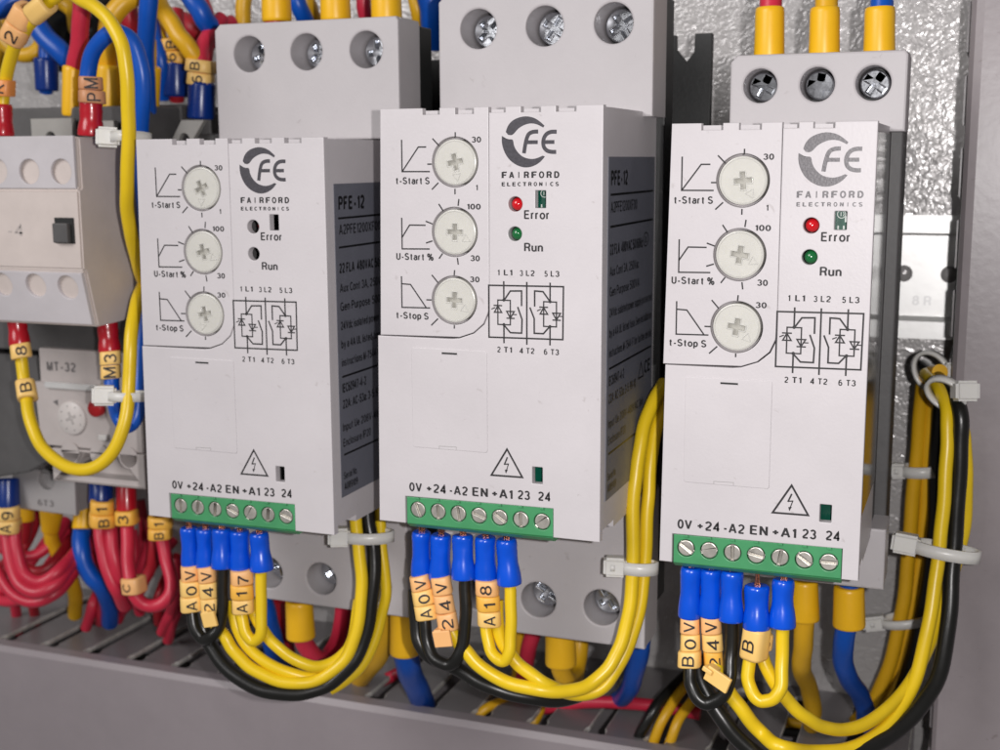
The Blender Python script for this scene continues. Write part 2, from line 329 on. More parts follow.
def cross_pts(c, L_, W_, a=0, n=None):
    p = [(W_, L_), (-W_, L_), (-W_, W_), (-L_, W_), (-L_, -W_), (-W_, -W_), (-W_, -L_), (W_, -L_), (W_, -W_), (L_, -W_), (L_, W_), (W_, W_)]
    ca, sa = math.cos(a), math.sin(a); return [(c[0]+x*ca-z*sa, c[1]+x*sa+z*ca) for x, z in p]
def smooth(pts, k=7):
    if len(pts) < 3: return [pts[0].lerp(pts[-1], i/6) for i in range(7)]
    P = [pts[0]*2-pts[1]]+list(pts)+[pts[-1]*2-pts[-2]]; out = []
    for i in range(1, len(P)-2):
        p0, p1, p2, p3 = P[i-1:i+3]
        for j in range(k):
            t = j/k; out.append(.5*((2*p1)+(p2-p0)*t+(2*p0-5*p1+4*p2-p3)*t*t+(-p0+3*p1-3*p2+p3)*t**3))
    out.append(P[-2]); 
    for _ in range(2):
        out = [out[0]]+[(out[i-1]+out[i]*2+out[i+1])/4 for i in range(1, len(out)-1)]+[out[-1]]
    return out
exec_later = []
# ================================================================== SETTING
YP = 127.5
b = MB(); b.box((-420, YP, -420), (520, YP+2, 330)); tag(b.build('mounting_plate', M_PLATE), kind='structure')

# DIN rail
t = thing('din_rail', 'zinc plated DIN rail with punched holes running behind the devices', 'rail', (20, YP, -56.4))
b = MB(); zt, zb = -21.2, -56.4
sec = [(YP-7.4, zt), (YP-6.3, zt), (YP-6.3, zt-4.0), (YP-1.2, zt-5.0), (YP-1.2, zb+5.0), (YP-6.3, zb+4.0), (YP-6.3, zb), (YP-7.4, zb), (YP-7.4, zb+5.0), (YP-2.4, zb+6.0), (YP-2.4, zt-6.0), (YP-7.4, zt-5.0)]
b.prism(sec, -150, 168, 'x'); b.build('rail_profile', M_RAIL, t, True)
b = MB()
for x in (153.6, 166.0):
    b.lathe([(2.4, .0), (2.4, .12), (0.01, .12)], (x, YP-2.45, -38.2), seg=20)
b.build('punched_hole', M_PLATE, t, True)
b = MB(); b.text('8 R', 156.2, 161.5, -47.2, 2.6, YP-2.5, .01); b.build('stamp', mat('stamp', (.55, .55, .55), .4, .7), t, True)

# bottom wiring duct
t = thing('wiring_duct', 'horizontal grey slotted wiring duct below the row of devices', 'wiring duct', (0, YP, -235), 'slotted wiring ducts')
b = MB(); xs0, xs1 = -230, 163; zt = -169.4
outl = [(xs0, 72.0), (xs1, 72.0), (xs1, YP-.3), (xs0, YP-.3)]
slots = []
k = -139.2
while k < 158:
    slots.append([(k-.6, 73.9), (k+1.0, 73.0), (k+3.8, 73.0), (k+5.3, 73.9), (k+5.3, 75.5), (k+4.6, 77.2), (k+4.6, 118), (k+3.4, 120), (k+1.2, 120), (k, 118), (k, 77.2), (k-.6, 75.5)]); k += 17.8
# the slotted top wall is a plate cut in the x-y plane
b.plate([outl]+slots, 0, 1.5, .3)
b.v = [(v[0], v[2], zt-v[1]) for v in b.v]; b.f = [f[::-1] for f in b.f]
for fi, f in enumerate(b.f):              # cut finger edges are coloured pale to paint in the light they catch
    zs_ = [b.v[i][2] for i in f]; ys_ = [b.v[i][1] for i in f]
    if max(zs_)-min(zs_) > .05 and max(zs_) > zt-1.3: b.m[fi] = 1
b.box((xs0, 69, -240), (xs1, 71, zt-12)); b.box((xs0, YP-2.2, -240), (xs1, YP-.3, zt-2))
b.build('slotted_body', [M_DUCT, mat('lit_pvc_edge', (.68, .66, .62), .4, mottle=.4, mscale=300)], t, True)
b = MB()
b.prism([(66.2, -240), (66.2, zt-1.2), (67.4, zt+.6), (71.9, zt+.6), (71.9, zt-.1), (68.2, zt-.1), (68.2, -240)], xs0, 300, 'x')
b.build('duct_cover', [M_DUCTC], t, True)
# vertical wiring duct on the right
t = thing('wiring_duct', 'vertical grey wiring duct with a smooth scuffed cover at the right edge', 'wiring duct', (200, YP, -240), 'slotted wiring ducts')
b = MB()
b.prism([(169.2, 70), (170.8, 70), (170.8, YP-.3), (169.2, YP-.3)], -240, 200, 'z')
k = -225
while k < 190:                        # slanted fingers and the dark slots between them
    b.prism([(78.0, k), (118, k+1), (118, k+11), (78.0, k+12)], 168.2, 169.1, 'x', 0, .2); k += 17.5
b.build('slotted_body', M_DUCT, t, True)
b = MB()
sec = [(169.0, 80), (169.0, 71.5), (169.2, 68.8), (170.2, 67.4), (172.0, 67.0), (260, 67.0), (260, 69), (171.6, 69), (170.6, 69.6), (170.4, 71.5), (170.4, 80)]
b.prism(sec, -240, 200, 'z'); b.build('duct_cover', [mat('scuffed_cover_pvc', (.31, .275, .285), .36, bump=.05, bscale=500, mottle=.18, mscale=22, specks=.5)], t, True)

# ================================================================== SOFT STARTERS
OFF = [V(0, 0, 0), V(66.438, -2.324, 5.848), V(128.073, 2.203, 1.887)]
CFG = [
 dict(l=-17.7, l2=-19.5, r=33.4, sx0=-15.8, sx1=37.0, st=29.8, sb=-125.4, th=(-5.7, 11.1, 28.0), tz=22.0, bh=(-5.6, 11.0, 27.6), bz=-117.6, hr=4.5, zs=1.0,
      ptr=(182, 115, 195), slots=(90, 80, 85, -25, 62, 84, -20), leds=False),
 dict(l=-17.6, l2=-19.8, r=33.5, sx0=-17.6, sx1=35.6, st=27.8, sb=-130.4, th=(-7.3, 9.4, 26.1), tz=19.7, bh=(-8.5, 7.9, 24.5), bz=-120.9, hr=4.6, zs=-.5,
      ptr=(172, 118, 126), slots=(110, 92, 98, -20, -35, 92, 40), leds=True),
 dict(l=-14.8, l2=-15.9, r=26.2, sx0=-9.2, sx1=29.3, st=15.9, sb=-106.0, th=(-2.4, 10.2, 22.2), tz=9.0, bh=(), bz=0, hr=3.75, zs=-.5,
      ptr=(148, 115, 135), slots=(-35, 15, 90, -12, 80, -35, 0), leds=True)]
LAB = ['grey soft starter at the left with empty looking indicator holes and a dark side label',
       'middle grey soft starter standing a little higher than its neighbours, red and green indicators',
       'narrowest grey soft starter on the right with low terminal shroud and grainy logo']

def print_dials(b, F):
    w_ = .31
    b.line([(-12.5, -6.7), (-12.5, -13.6), (-5.8, -13.6)], w_, F); b.line([(-12.4, -13.5), (-8.5, -8.3), (-6.6, -8.3)], w_, F)
    b.text('t-Start S', -14.0, -5.9, -16.3, 1.45, F, .012)
    b.text('30', 4.1, 6.3, -7.4, 1.15, F, .012); b.text('1', 5.0, 5.45, -17.6, 1.15, F, .0)
    for p in (((.3, -5.2), (.3, -6.4)), ((-5.1, -6.5), (-3.5, -8.1)), ((-6.4, -12), (-5.3, -12)), ((-5.4, -17.5), (-3.8, -16)), ((.1, -17.3), (.1, -18.5)),
              ((1.0, -19.5), (.8, -21.0)), ((-3.8, -20.6), (-2.7, -22.2)), ((-7.0, -24.4), (-5.3, -25.0)), ((-7.0, -29.2), (-5.4, -28.7)), ((-3.9, -32.6), (-3.0, -31.4)), ((.5, -32.3), (.7, -33.8)),
              ((-.2, -35.0), (-.3, -36.2)), ((-5.7, -36.2), (-4.2, -37.9)), ((-7.1, -41.8), (-5.8, -41.8)), ((-6.0, -47.5), (-4.3, -45.9)), ((-.4, -47.2), (-.4, -48.0))):
        b.line(p, .31, F)
    b.text('100', 2.9, 6.1, -21.7, 1.15, F, .012); b.text('30', 3.6, 5.8, -32.9, 1.2, F, .012)
    b.line([(-12.8, -23.7), (-12.8, -30.6), (-6.1, -30.5)], w_, F); b.line([(-12.8, -28.1), (-10.9, -25.3), (-7.0, -25.3)], w_, F)
    b.text('U-Start %', -14.3, -5.2, -33.0, 1.45, F, .012)
    b.line([(-13.1, -36.7), (-13.1, -43.7), (-6.2, -43.6)], w_, F); b.line([(-13.0, -38.4), (-10.9, -38.5), (-7.2, -43.5)], w_, F)
    b.text('t-Stop S', -14.5, -6.6, -46.2, 1.45, F, .012); b.text('30', 3.4, 5.7, -37.5, 1.15, F, .012)
def print_brand(b, F):
    up_o = [(12.0, -5.3), (12.3, -4.4), (12.9, -3.5), (13.8, -2.8), (15.1, -2.3), (16.6, -2.1), (18.2, -2.4), (19.5, -3.1), (20.7, -4.1)]
    up_i = [(12.5, -5.9), (13.2, -6.0), (13.7, -5.8), (14.2, -5.3), (14.9, -4.6), (16.2, -3.9), (17.6, -3.6), (19.0, -3.8), (20.4, -4.5)]
    lo_o = [(11.1, -6.1), (11.1, -7.5), (11.5, -9.1), (12.5, -10.8), (14.1, -12.1), (16.2, -12.8), (18.2, -12.5), (19.8, -11.6), (20.8, -10.5)]
    lo_i = [(12.5, -6.9), (13.6, -6.9), (13.8, -8.0), (14.4, -9.2), (15.5, -10.3), (16.6, -10.8), (17.9, -11.0), (19.1, -10.8), (20.3, -10.3)]
    def dense(P):
        q = smooth([V(a, 0, c) for a, c in P], 4); return [(p.x, p.z) for p in q]
    b.strip(dense(up_o), dense(up_i), F); b.strip(dense(lo_o), dense(lo_i), F)
    def d2(P): q = smooth([V(a, 0, c) for a, c in P], 5); return [(p.x, p.z) for p in q]
    b.line(d2([(19.3, -5.3), (18.2, -5.35), (17.3, -5.7), (16.8, -6.5), (16.4, -8.0), (16.1, -9.8)]), .85, F)
    b.line([(16.7, -7.5), (19.2, -7.5)], .8, F-.004)
    b.line(d2([(23.4, -5.4), (22.2, -5.4), (21.2, -5.8), (20.6, -6.6), (20.4, -7.6), (20.6, -8.6), (21.3, -9.3), (22.3, -9.55), (23.3, -9.55)]), .85, F)
    b.line([(20.5, -7.5), (22.9, -7.5)], .8, F-.004)
def print_word(b, F):
    for i, c in enumerate('FAIRFORD'):
        x = 11.0+i*1.69+(.42 if c == 'I' else 0); b.text(c, x, x+(.24 if c == 'I' else 1.2), -15.0+.012*i, 1.3, F, .03)
    for i, c in enumerate('ELECTRONICS'):
        x = 11.0+i*1.215+(.25 if c == 'I' else 0); b.text(c, x, x+(.16 if c == 'I' else .76), -16.7+.008*i, .80, F, .03)
def print_status(b, F):
    b.text('Error', 16.1, 21.7, -23.6, 1.8, F, .006); b.text('Run', 16.1, 20.4, -30.5, 1.75, F, .006)
def print_diagram(b, F):
    w_ = .36
    b.line([(7.9, -38.1), (25.0, -37.9), (24.9, -49.3), (7.9, -49.5)], w_, F, closed=True)
    for x in (11.4, 16.7, 22.0): b.line([(x, -37.1), (x, -41.2 if x != 16.7 else -50.8)], w_, F-.004)
    for x in (11.4, 22.0): b.line([(x, -46.6), (x, -50.7)], w_, F-.004)
    for P in ([(11.5, -41.2), (12.9, -39.2), (15.5, -39.1), (15.5, -42.4)], [(14.6, -42.6), (15.6, -45.3), (15.5, -48.3), (12.9, -48.3), (11.4, -46.7)],
              [(22.0, -41.2), (20.4, -39.1), (18.5, -39.0), (18.5, -42.4)], [(17.4, -42.6), (18.4, -45.0), (18.4, -48.2), (20.5, -48.2), (22.0, -46.5)]):
        b.line(P, w_, F-.008)
    for o in (0, 10.55):
        b.line([(10.0+o, -41.25), (12.9+o, -41.25), (12.9+o, -46.6), (10.0+o, -46.6)], .3, F-.012, closed=True)
        b.line([(10.0+o, -42.5), (9.2+o, -43.95), (10.9+o, -43.95)], .3, F-.016, closed=True); b.line([(9.0+o, -42.45), (11.0+o, -42.45)], .3, F-.02); b.line([(8.5+o, -43.3), (9.4+o, -42.9)], .24, F-.02)
        b.line([(12.05+o, -43.65), (13.8+o, -43.65), (12.9+o, -45.1)], .3, F-.016, closed=True); b.line([(12.0+o, -45.15), (13.9+o, -45.15)], .3, F-.02); b.line([(13.5+o, -44.3), (14.4+o, -44.3)], .24, F-.02)
    for x in (11.4, 22.0):
        for z in (-41.2, -46.6): b.poly(circ(x, z, .36, 12), F-.024)
    for a, c, x in (('1', 'L1', 10.0), ('3', 'L2', 15.1), ('5', 'L3', 20.7)): b.text(a, x, x+.45 if a == '1' else x+.75, -35.85, 1.2, F, .008); b.text(c, x+1.4, x+3.4, -35.8, 1.2, F, .008)
    for a, c, x in (('2', 'T1', 9.8), ('4', 'T2', 15.0), ('6', 'T3', 20.6)): b.text(a, x, x+.8, -52.75, 1.2, F, .008); b.text(c, x+1.6, x+3.45, -52.7, 1.2, F, .008)
def print_warning(b, F):
    b.line([(12.0, -74.4), (8.25, -80.6), (15.6, -80.5)], .42, F, closed=True)
    b.line([(12.1, -76.2), (11.35, -78.0)], .34, F); b.line([(11.3, -77.9), (12.45, -77.7)], .26, F-.01); b.line([(12.35, -77.7), (11.8, -79.4)], .22, F); b.poly([(11.45, -79.1), (12.2, -79.0), (11.7, -80.0)], F-.01)
def print_terminals(b, F):
    for s_, x0, x1, z in (('0V', -12.0, -8.8, -86.0), ('+24', -7.6, -2.9, -85.9), ('-A2', -1.9, 2.5, -85.85), ('EN', 3.6, 7.4, -85.75), ('+A1', 8.4, 13.3, -85.65), ('23', 14.5, 17.4, -85.5), ('24', 19.3, 22.1, -85.4)):
        b.text(s_, x0, x1, z, 1.95, F, .012)

def knob(parent, cx, cz, ang, cra):
    b = MB(); r = 4.95
    b.plate([circ(cx, cz, r, 56), cross_pts((cx, cz), 1.9, .55, cra)], .05, .7, .16)
    b.lathe([(r-.05, -.7), (r-.05, -2.6), (.01, -2.6)], (cx, 0, cz), seg=40)
    b.lathe([(r-.3, -1.25), (.01, -1.25)], (cx, 0, cz), seg=24, mi=1)
    k = b.build('dial', [M_KNOB, M_KNOBD], parent)
    b = MB(); a = math.radians(ang); u = V(math.sin(a), 0, math.cos(a)); n = V(u.z, 0, -u.x); c = V(cx, 0, cz)+u*3.3
    tri = [c+u*1.05, c-u*.75+n*.95, c-u*.75-n*.95]
    b.line([(p.x, p.z) for p in tri], .16, -.02, closed=True); 
    b.line(cross_pts((cx, cz), 2.02, .67, cra), .13, -.025, closed=True)
    b.line(circ(cx, cz, 4.35, 48), .07, .035, closed=True)
    b.build('moulded_marks', M_KNOBD, k)
    return k
def slot_screw(parent, name, c, r, ang, m_, axis_y=0.0):
    b = MB(); a = math.radians(ang); u = (math.cos(a), math.sin(a)); n = (-u[1], u[0]); h = .26
    L_ = r*.93
    ho = [(c[0]+u[0]*L_*s1+n[0]*h*s2, c[1]+u[1]*L_*s1+n[1]*h*s2) for s1, s2 in ((1, 1), (-1, 1), (-1, -1), (1, -1))]
    b.plate([circ(c[0], c[1], r, 32), ho], axis_y, .8, .14)
    b.lathe([(r-.1, -.72), (.01, -.72)], (c[0], axis_y, c[1]), seg=20)
    return b.build(name, m_, parent)
def hole_screw(parent, c, r, y, ang):
    b = MB(); n = 44
    b.plate([circ(c[0], c[1], r*.93, 40), cross_pts(c, r*.62, r*.13, ang)], y, 1.4, .3)
    b.lathe([(r*.9, -1.2), (.01, -1.2)], (c[0], y, c[1]), seg=20)
    # second, finer cross cut of the head
    b.line([(c[0]+math.cos(ang+.785)*r*.5, c[1]+math.sin(ang+.785)*r*.5), (c[0]-math.cos(ang+.785)*r*.5, c[1]-math.sin(ang+.785)*r*.5)], .12, y-.012)
    return b.build('clamp_screw', M_CHROME, parent)

NARC = 8
def starter(i):
    c = CFG[i]; o = OFF[i]
    base = V(o.x, o.y+30, o.z+c['sb']+0)
    t = thing('soft_starter', LAB[i], 'soft starter', base, 'three soft starters side by side')
    # children are written in the unit's own face coordinates
    sh = V(o.x, o.y, o.z)-base
    class UB(MB):
        def build(s, name, mats, parent=t):
            if parent is t: s.v = [(v[0]+sh.x, v[1]+sh.y, v[2]+sh.z) for v in s.v]
            elif parent is not None: s.v = [(v[0]+sh.x, v[1]+sh.y, v[2]+sh.z) for v in s.v]
            return MB.build(s, name, mats, parent)
    global MB_
    l, l2, r = c['l'], c['l2'], c['r']
    d = [circ(.1, -11.6, 5.45, 56), circ(-.15, -26.7, 5.45, 56), circ(-.4, -41.7, 5.45, 56)]
    # front cover
    b = UB()
    notch = [(8.15, -1.2), (11.9, -1.2), (11.9, 0), (15.4, 0), (15.4, -1.25), (19.8, -1.25), (19.8, 0), (23.2, 0), (23.2, -1.25), (27.6 if i < 2 else 19.8+.01, -1.25), (27.6 if i < 2 else 19.81, 0)]
    if i == 2: notch = [(7.9, -1.2), (11.0, -1.2), (11.0, 0), (13.9, 0), (13.9, -1.25), (18.0, -1.25), (18.0, 0)]
    arc = [(7.7+.35, -42), (7.75, -44.0), (6.6, -46.6), (4.2, -48.7), (.8, -49.9)]
    out = notch+[(r, 0), (r, -93.6), (22.8, -93.6), (22.8, -87.0), (-13.1, -87.4), (-13.1, -93.8), (l2, -93.8), (l2+.6, -50.35), (.8, -50.0)][:]
    out = out[:-1]+[(-1.0, -50.3)]+[(.8, -50.1), (4.3, -48.85), (6.75, -46.75), (7.95, -44.05)]
    hatch = rrect(-11.0, -75.7, 7.5, -52.5, .6)
    holes = [circ(14.1, -20.5, 1.6, 32), circ(14.0, -26.85, 1.55, 32), rrect(18.6, -21.3, 21.0, -17.6, .12, 1), rrect(17.9, -81.7, 20.3, -77.9, .12, 1)]
    b.plate([out]+holes, 0, 2.2, .2)
    # closed sides and floor behind the face
    for (a0, a1) in (((l+.9, 2.3, -49), (l+2.4, c.get('d', 33), -1.6)), ((l2+.9, 2.3, -93.2), (l2+2.4, 33, -50.5)), ((r-2.3, 2.3, -91.6), (r-.15, 46 if i < 2 else 33, -.35))): b.box(a0, a1)
    b.box((l+.9, 6.5, -3.2), (r-.3, 33, -.3)); b.box((l2+1, 12, -93.3), (r-.3, 33, -91.6)); 
    b.prism([(l+2.4, -1.9), (r-2.4, -1.9), (r-2.4, -91), (l2+2.4, -91)], 11.5, 12.0, 'y', 1)
    cover = b.build('front_cover', [M_COVER, M_DARK])
    # dial panel, set back a hair
    b = UB()
    n1 = [(l, 0), (-7.4, 0), (-7.4, -1.4), (-3.4, -1.4), (-3.4, 0), (.3, 0), (.3, -1.4), (4.6, -1.4), (4.6, 0)]
    if i == 2: n1 = [(l, 0), (-8.6, 0), (-8.6, -1.4), (-4.2, -1.4), (-4.2, 0), (-.9, 0), (-.9, -1.4), (3.6, -1.4), (3.6, 0)]
    inner = [(8.0, 0), (7.9, -42), (7.65, -44.0), (6.5, -46.6), (4.1, -48.7), (.8, -49.85), (l-1.0, -50.15)]
    if i == 2: inner[0] = (7.75, 0)
    b.plate([n1+inner]+d, .14, 2.0, .16)
    for (cx, cz) in ((.1, -11.6), (-.15, -26.7), (-.4, -41.7)):
        b.lathe([(5.42, -.5), (5.42, -4.0), (.01, -4.0)], (cx, 0, cz), seg=48)
    panel = b.build('dial_panel', M_COVER)
    b = UB(); print_dials(b, .11); b.build('dial_scales', M_INK, panel)
    for j, (cx, cz) in enumerate(((.1, -11.6), (-.15, -26.7), (-.4, -41.7))):
        kb = [UB()][0]
        k = knob_u(UB, t, cx, cz, c['ptr'][j], (.08, -.14, -.16)[j]+(.35, .12, 0)[i])
    b = UB(); b.plate([rrect(-10.9, -75.6, 7.4, -52.6, .55)], -.16, .5, .15)
    b.box((-3.4, -.19, -53.8), (.3, .1, -53.4), mi=1); b.box((-3.5, -.24, -53.95), (.4, .0, -53.8))  # black strip paints the shaded opening of the hatch slot
    b.line([(-4.3, -75.5), (-4.3, -74.9), (-.1, -74.8), (-.1, -75.4)], .14, -.175, mi=2)
    b.build('hatch', [M_COVER, M_BLACKP, M_BASE])
    b = UB(); print_brand(b, -.02); b.build('logo', M_LOGO if i < 2 else M_LOGO2)
    b = UB(); print_word(b, -.02); b.build('brand_lettering', M_LOGO2 if i == 2 else M_INK)
    b = UB(); print_status(b, -.02); b.build('status_lettering', M_INK)
    b = UB(); print_diagram(b, -.02); b.build('wiring_diagram', M_INK)
    b = UB(); print_warning(b, -.02); b.build('warning_symbol', M_INK)
    b = UB(); print_terminals(b, -.02); b.build('terminal_lettering', M_INK)
    # indicators
    for z, mt, nm in ((-20.5, M_RLED, 'red_indicator'), (-26.85, M_GLED, 'green_indicator')):
        y = 1.35 if i else 4.3
        b = UB(); R_ = 1.42
        b.lathe([(R_, -3), (R_, -.5)]+[(R_*math.cos(a*math.pi/16), R_*math.sin(a*math.pi/16)-.5) for a in range(1, 9)], (14.1, y, z), seg=28)
        b.build(nm, mt)
    # circuit board seen through the two little windows
    b = UB(); b.box((16.5, 3.2 if i else 5.0, -22.5), (22.5, 4.6+(2 if not i else 0), -16.5), mi=0)
    yb = 3.14 if i else 4.9
    b.line(circ(19.6, -18.3, .8, 20), .16, yb, mi=1, closed=True); b.line([(19.5, -17.9), (19.5, -18.7)], .16, yb, 1); b.line([(19.9, -17.8), (20.1, -18.3), (19.9, -18.7)], .13, yb, 1)
    b.box((20.3, yb-.3, -19.9), (20.9, yb, -18.6), .05, 1); b.box((18.9, yb-.2, -21.3), (19.2, yb, -20.6), mi=1); b.box((20.0, yb-.2, -21.3), (20.3, yb, -20.6), mi=1)
    b.box((16.9, 4.5 if i else 5.0, -82.5), (21.8, 6.0, -16.0), mi=0)
    b.build('circuit_board', [M_PCB if i else M_BLACKP, mat('silkscreen', (.65, .7, .66), .5)])
    # pluggable terminal block
    b = UB(); x0 = -12.85; x1 = 22.65
    def zt_(x): return -87.55+.016*(x+12.8)
    ol = [(x0, zt_(x0)), (x1, zt_(x1)), (x1, -93.6), (x0, -93.9)]
    scr = [(-10.1+5.03*k, -90.45+.02*k) for k in range(7)]
    b.plate([ol]+[circ(p[0], p[1], 1.95, 28) for p in scr], .35, 1.6, .15)
    b.box((x0, 1.9, -94.1), (x1, 11.4, -88.0))
    b.prism([(.35, -93.9), (1.9, -95.0), (11.4, -95.0), (11.4, -93.5), (1.9, -93.5)], x0, x1, 'x')
    for k in range(7):
        x = scr[k][0]; b.box((x-.5, -.05, zt_(x)-.45), (x+.5, .4, zt_(x)+.05), .08)
    tb = b.build('terminal_block', M_GREEN)
    for k in range(7):
        b = UB(); a = math.radians(c['slots'][k]); u = (math.cos(a), math.sin(a)); n = (-u[1], u[0]); p = scr[k]; rr = 1.72
        ho = [(p[0]+u[0]*rr*.95*s1+n[0]*.24*s2, p[1]+u[1]*rr*.95*s1+n[1]*.24*s2) for s1, s2 in ((1, 1), (-1, 1), (-1, -1), (1, -1))]
        b.plate([circ(p[0], p[1], rr, 32), ho], .45, .8, .16)
        b.lathe([(rr-.05, -.62), (.01, -.62)], (p[0], .45, p[1]), seg=20)
        b.build('screw', M_NICKEL, tb)
    # upper terminal shroud
    def shroud(name, z0, z1, holes, hz, yt, yb_, topbev=True):
        b = UB(); x0, x1 = c['sx0'], c['sx1']; hr = c['hr']; y = 33.0
        ch = 1.6
        ol = [(x0+ch, z1), (x1-ch*.4, z1), (x1, z1-ch*.6), (x1, z0), (x0, z0), (x0, z1-ch)] if topbev else [(x0, z1), (x1, z1), (x1, z0), (x0, z0)]
        b.plate([ol]+[circ(x, hz, hr, 44) for x in holes], y, 2.4, .5)
        yb2 = 46
        b.box((x0+.25, y+2.3, z0+.2), (x0+1.8, yb2, z1-1.2)); b.box((x1-1.8, y+2.0, z0+.2), (x1-.12, yb2, z1-.8))
        b.box((x0+.3, y+2.3, z1-1.6), (x1-.3, yb2, z1-.15)); b.box((x0+.3, y+2.3, z0+.12), (x1-.3, yb2, z0+1.6))
        for x in holes: b.lathe([(hr-.05, 0), (hr-.05, -10.5)], (x, y+.6, hz), seg=40)
        q = b.build(name, M_SHROUD)
        for k, x in enumerate(holes):
            b = UB(); ang = (.3, .6, .15)[k % 3]+i*.4
            b.lathe([(hr, 0), (.01, 0)], (x, y+10.4, hz), seg=30, mi=1)
            rs = hr*.86
            b.plate([circ(x, hz, rs, 36), cross_pts((x, hz), rs*.72, rs*.16, ang)], y+(7.2 if i < 2 else 4.6), 1.6, .38)
            b.lathe([(rs-.1, -1.5), (.01, -1.5)], (x, y+(7.2 if i < 2 else 4.6), hz), seg=20)
            b.line(cross_pts((x, hz), rs*.45, rs*.05, ang+.785), .1, y+(7.2 if i < 2 else 4.6)-.02, closed=True)
            b.build('clamp_screw', [M_CHROME, M_BLACKP], q)
        return q
    shroud('upper_shroud', c['zs']-1, c['st'], c['th'], c['tz'], 33, 33)
    shroud('lower_shroud', c['sb'], -91.5, c['bh'], c['bz'], 33, 33, False)
    # inner body between the cover and the black rear
    b = UB()
    b.box((c['sx0']+.6, 33.5, -91.7), (min(c['sx1'], r)-.6, 46, -1.5))
    if i == 2: b.box((-8, 46, -103), (c['sx1']-1.0, 60, 12), .4)
    b.build('body', M_BASE if i < 2 else M_DARK)
    b = UB()
    if i < 2:
        b.box((c['sx0']+1.5, 46, c['sb']+8), (c['sx1']-.2, 54, c['st']-1.2), .3); b.box((c['sx0']+3, 54, c['sb']+14), (c['sx1']-24, YP-8, c['st']-6), .4)
        e = c['sx1']+3.6
        b.plate([[(c['sx1']-14, -112), (e, -112), (e+1, 20.5), (e+.8, 26.3-o.z*.95+ (2 if i == 0 else 0)), (e-3.4, 26.3-o.z*.95+(2 if i == 0 else 0)), (e-3.6, 16.2), (e-5.6, 13.6), (e-8.4, 17), (e-8.5, 20.5+(2 if i == 0 else 0)), (c['sx1']-14, 20.5+(2 if i == 0 else 0))]], 76, 2.5, .2)
    else: b.box((-8, 60, -98), (18, YP-8, 8), .4)
    b.build('rear_housing', M_BLACKP)
    # type label on the right side
    b = UB(); xl = r+.02; y0, y1, za, zb_ = 4.4, 32.8, -10.6, -85.5
    fn = lambda y, z: (xl, y, z)
    ym = 57
    if i == 2: y0, za, zb_ = 1.2, -2.0, -80.0
    b.box((r-.14, y0, zb_), (r+.02, 44.5 if i < 2 else 32.9, za))
    side = b.build('type_label', M_LABEL if i < 2 else mat('dark_glossy_label', (.028, .025, .024), .10, bump=.015, bscale=250, spec=.5))
    if i == 2: return t
    b = UB(); fn = lambda y, z, k=0: (r+.045+.004*k, 5.4+(y-5.4)*1.42, z)
    K = .62
    rows = [('PFE-12', 6.0, 15.5, -16.6, 3.0, .03), ('A2PFE1200XF00', 6.0, 21.5, -22.4, 2.3, 0), ('22 FLA  480VAC 50/60Hz', 5.8, 25.5, -31.4, 2.2, .03),
            ('Aux Cont 3A, 250Vac', 5.8, 23.0, -36.0, 2.0, 0), ('Gen Purpose 500VA', 5.8, 23.5, -40.4, 2.0, 0), ('24Vdc isolated power supply protected', 5.8, 32.0, -44.9, 1.9, .01),
            ('by a 4A UL listed fuse. See installation', 5.8, 32.0, -49.3, 1.9, .01), ('instructions M-7544-F for further details', 5.8, 32.2, -53.7, 1.9, .01),
            ('IEC60947-4-2', 5.8, 14.6, -60.0, 2.1, .02), ('22A: AC-53a: 3-5: 99-10', 5.8, 22.0, -63.9, 2.0, .02), ('Input Ue 208V-480VAC 3ph', 5.6, 27.0, -69.4, 1.9, 0), ('Enclosure IP20', 5.6, 16.0, -73.2, 1.9, 0),
            ('Serial No.', 5.5, 10.5, -81.2, 1.7, 0), ('A089109', 5.6, 10.6, -83.9, 1.7, .02)]
    for s_, a, e, z, h, bo in rows: b.text(s_, a, e, z, h, bold=bo-.005, fn=fn)
    for z in (-18.6, -25.4, -56.2, -75.2): b.line([(5.8, z), (32.2, z)], .5, 0, fn=fn)
    b.line(circ(27.5, -29.8, 1.6, 20), .3, 0, closed=True, fn=fn); b.text('UL', 26.8, 28.2, -30.6, 1.5, fn=fn)
    b.text('CE', 27.5, 31.5, -62.0, 3.0, bold=.01, fn=fn); b.line([(23.6, -62.4), (25.4, -58.8), (27.0, -62.4)], .4, 0, closed=True, fn=fn)
    b.build('label_print', M_LINK, side)
    return t
def knob_u(UBc, parent, cx, cz, ang, cra):
    b = UBc(); r = 4.95
    b.plate([circ(cx, cz, r, 56), cross_pts((cx, cz), 1.7, .45, cra)], .25, .9, .25)
    b.lathe([(r-.05, -1.0), (r-.05, -3.9)], (cx, 0, cz), seg=40)
    b.lathe([(r-.3, -1.25), (.01, -1.25)], (cx, 0, cz), seg=24, mi=1)
    k = b.build('dial', [M_KNOB, M_KNOBD], parent)
    b = UBc(); a = math.radians(ang); u = V(math.sin(a), 0, math.cos(a)); n = V(u.z, 0, -u.x); c = V(cx, 0, cz)+u*3.2
    tri = [c+u*.95, c-u*.7+n*.9, c-u*.7-n*.9]
    def raised(P, wd, hgt):
        q = [V(p[0], .25, p[1]) for p in P]; q = q+[q[0]]
        for p0, p1 in zip(q[:-1], q[1:]): b.tube([p0, p1], wd, 6)
    raised([(p.x, p.z) for p in tri], .12, 0); raised(cross_pts((cx, cz), 1.95, .66, cra), .13, 0); raised(circ(cx, cz, 4.55, 40), .09, 0); 
    b.build('moulded_marks', M_KNOB, k)
    return k
for i in range(3): starter(i)

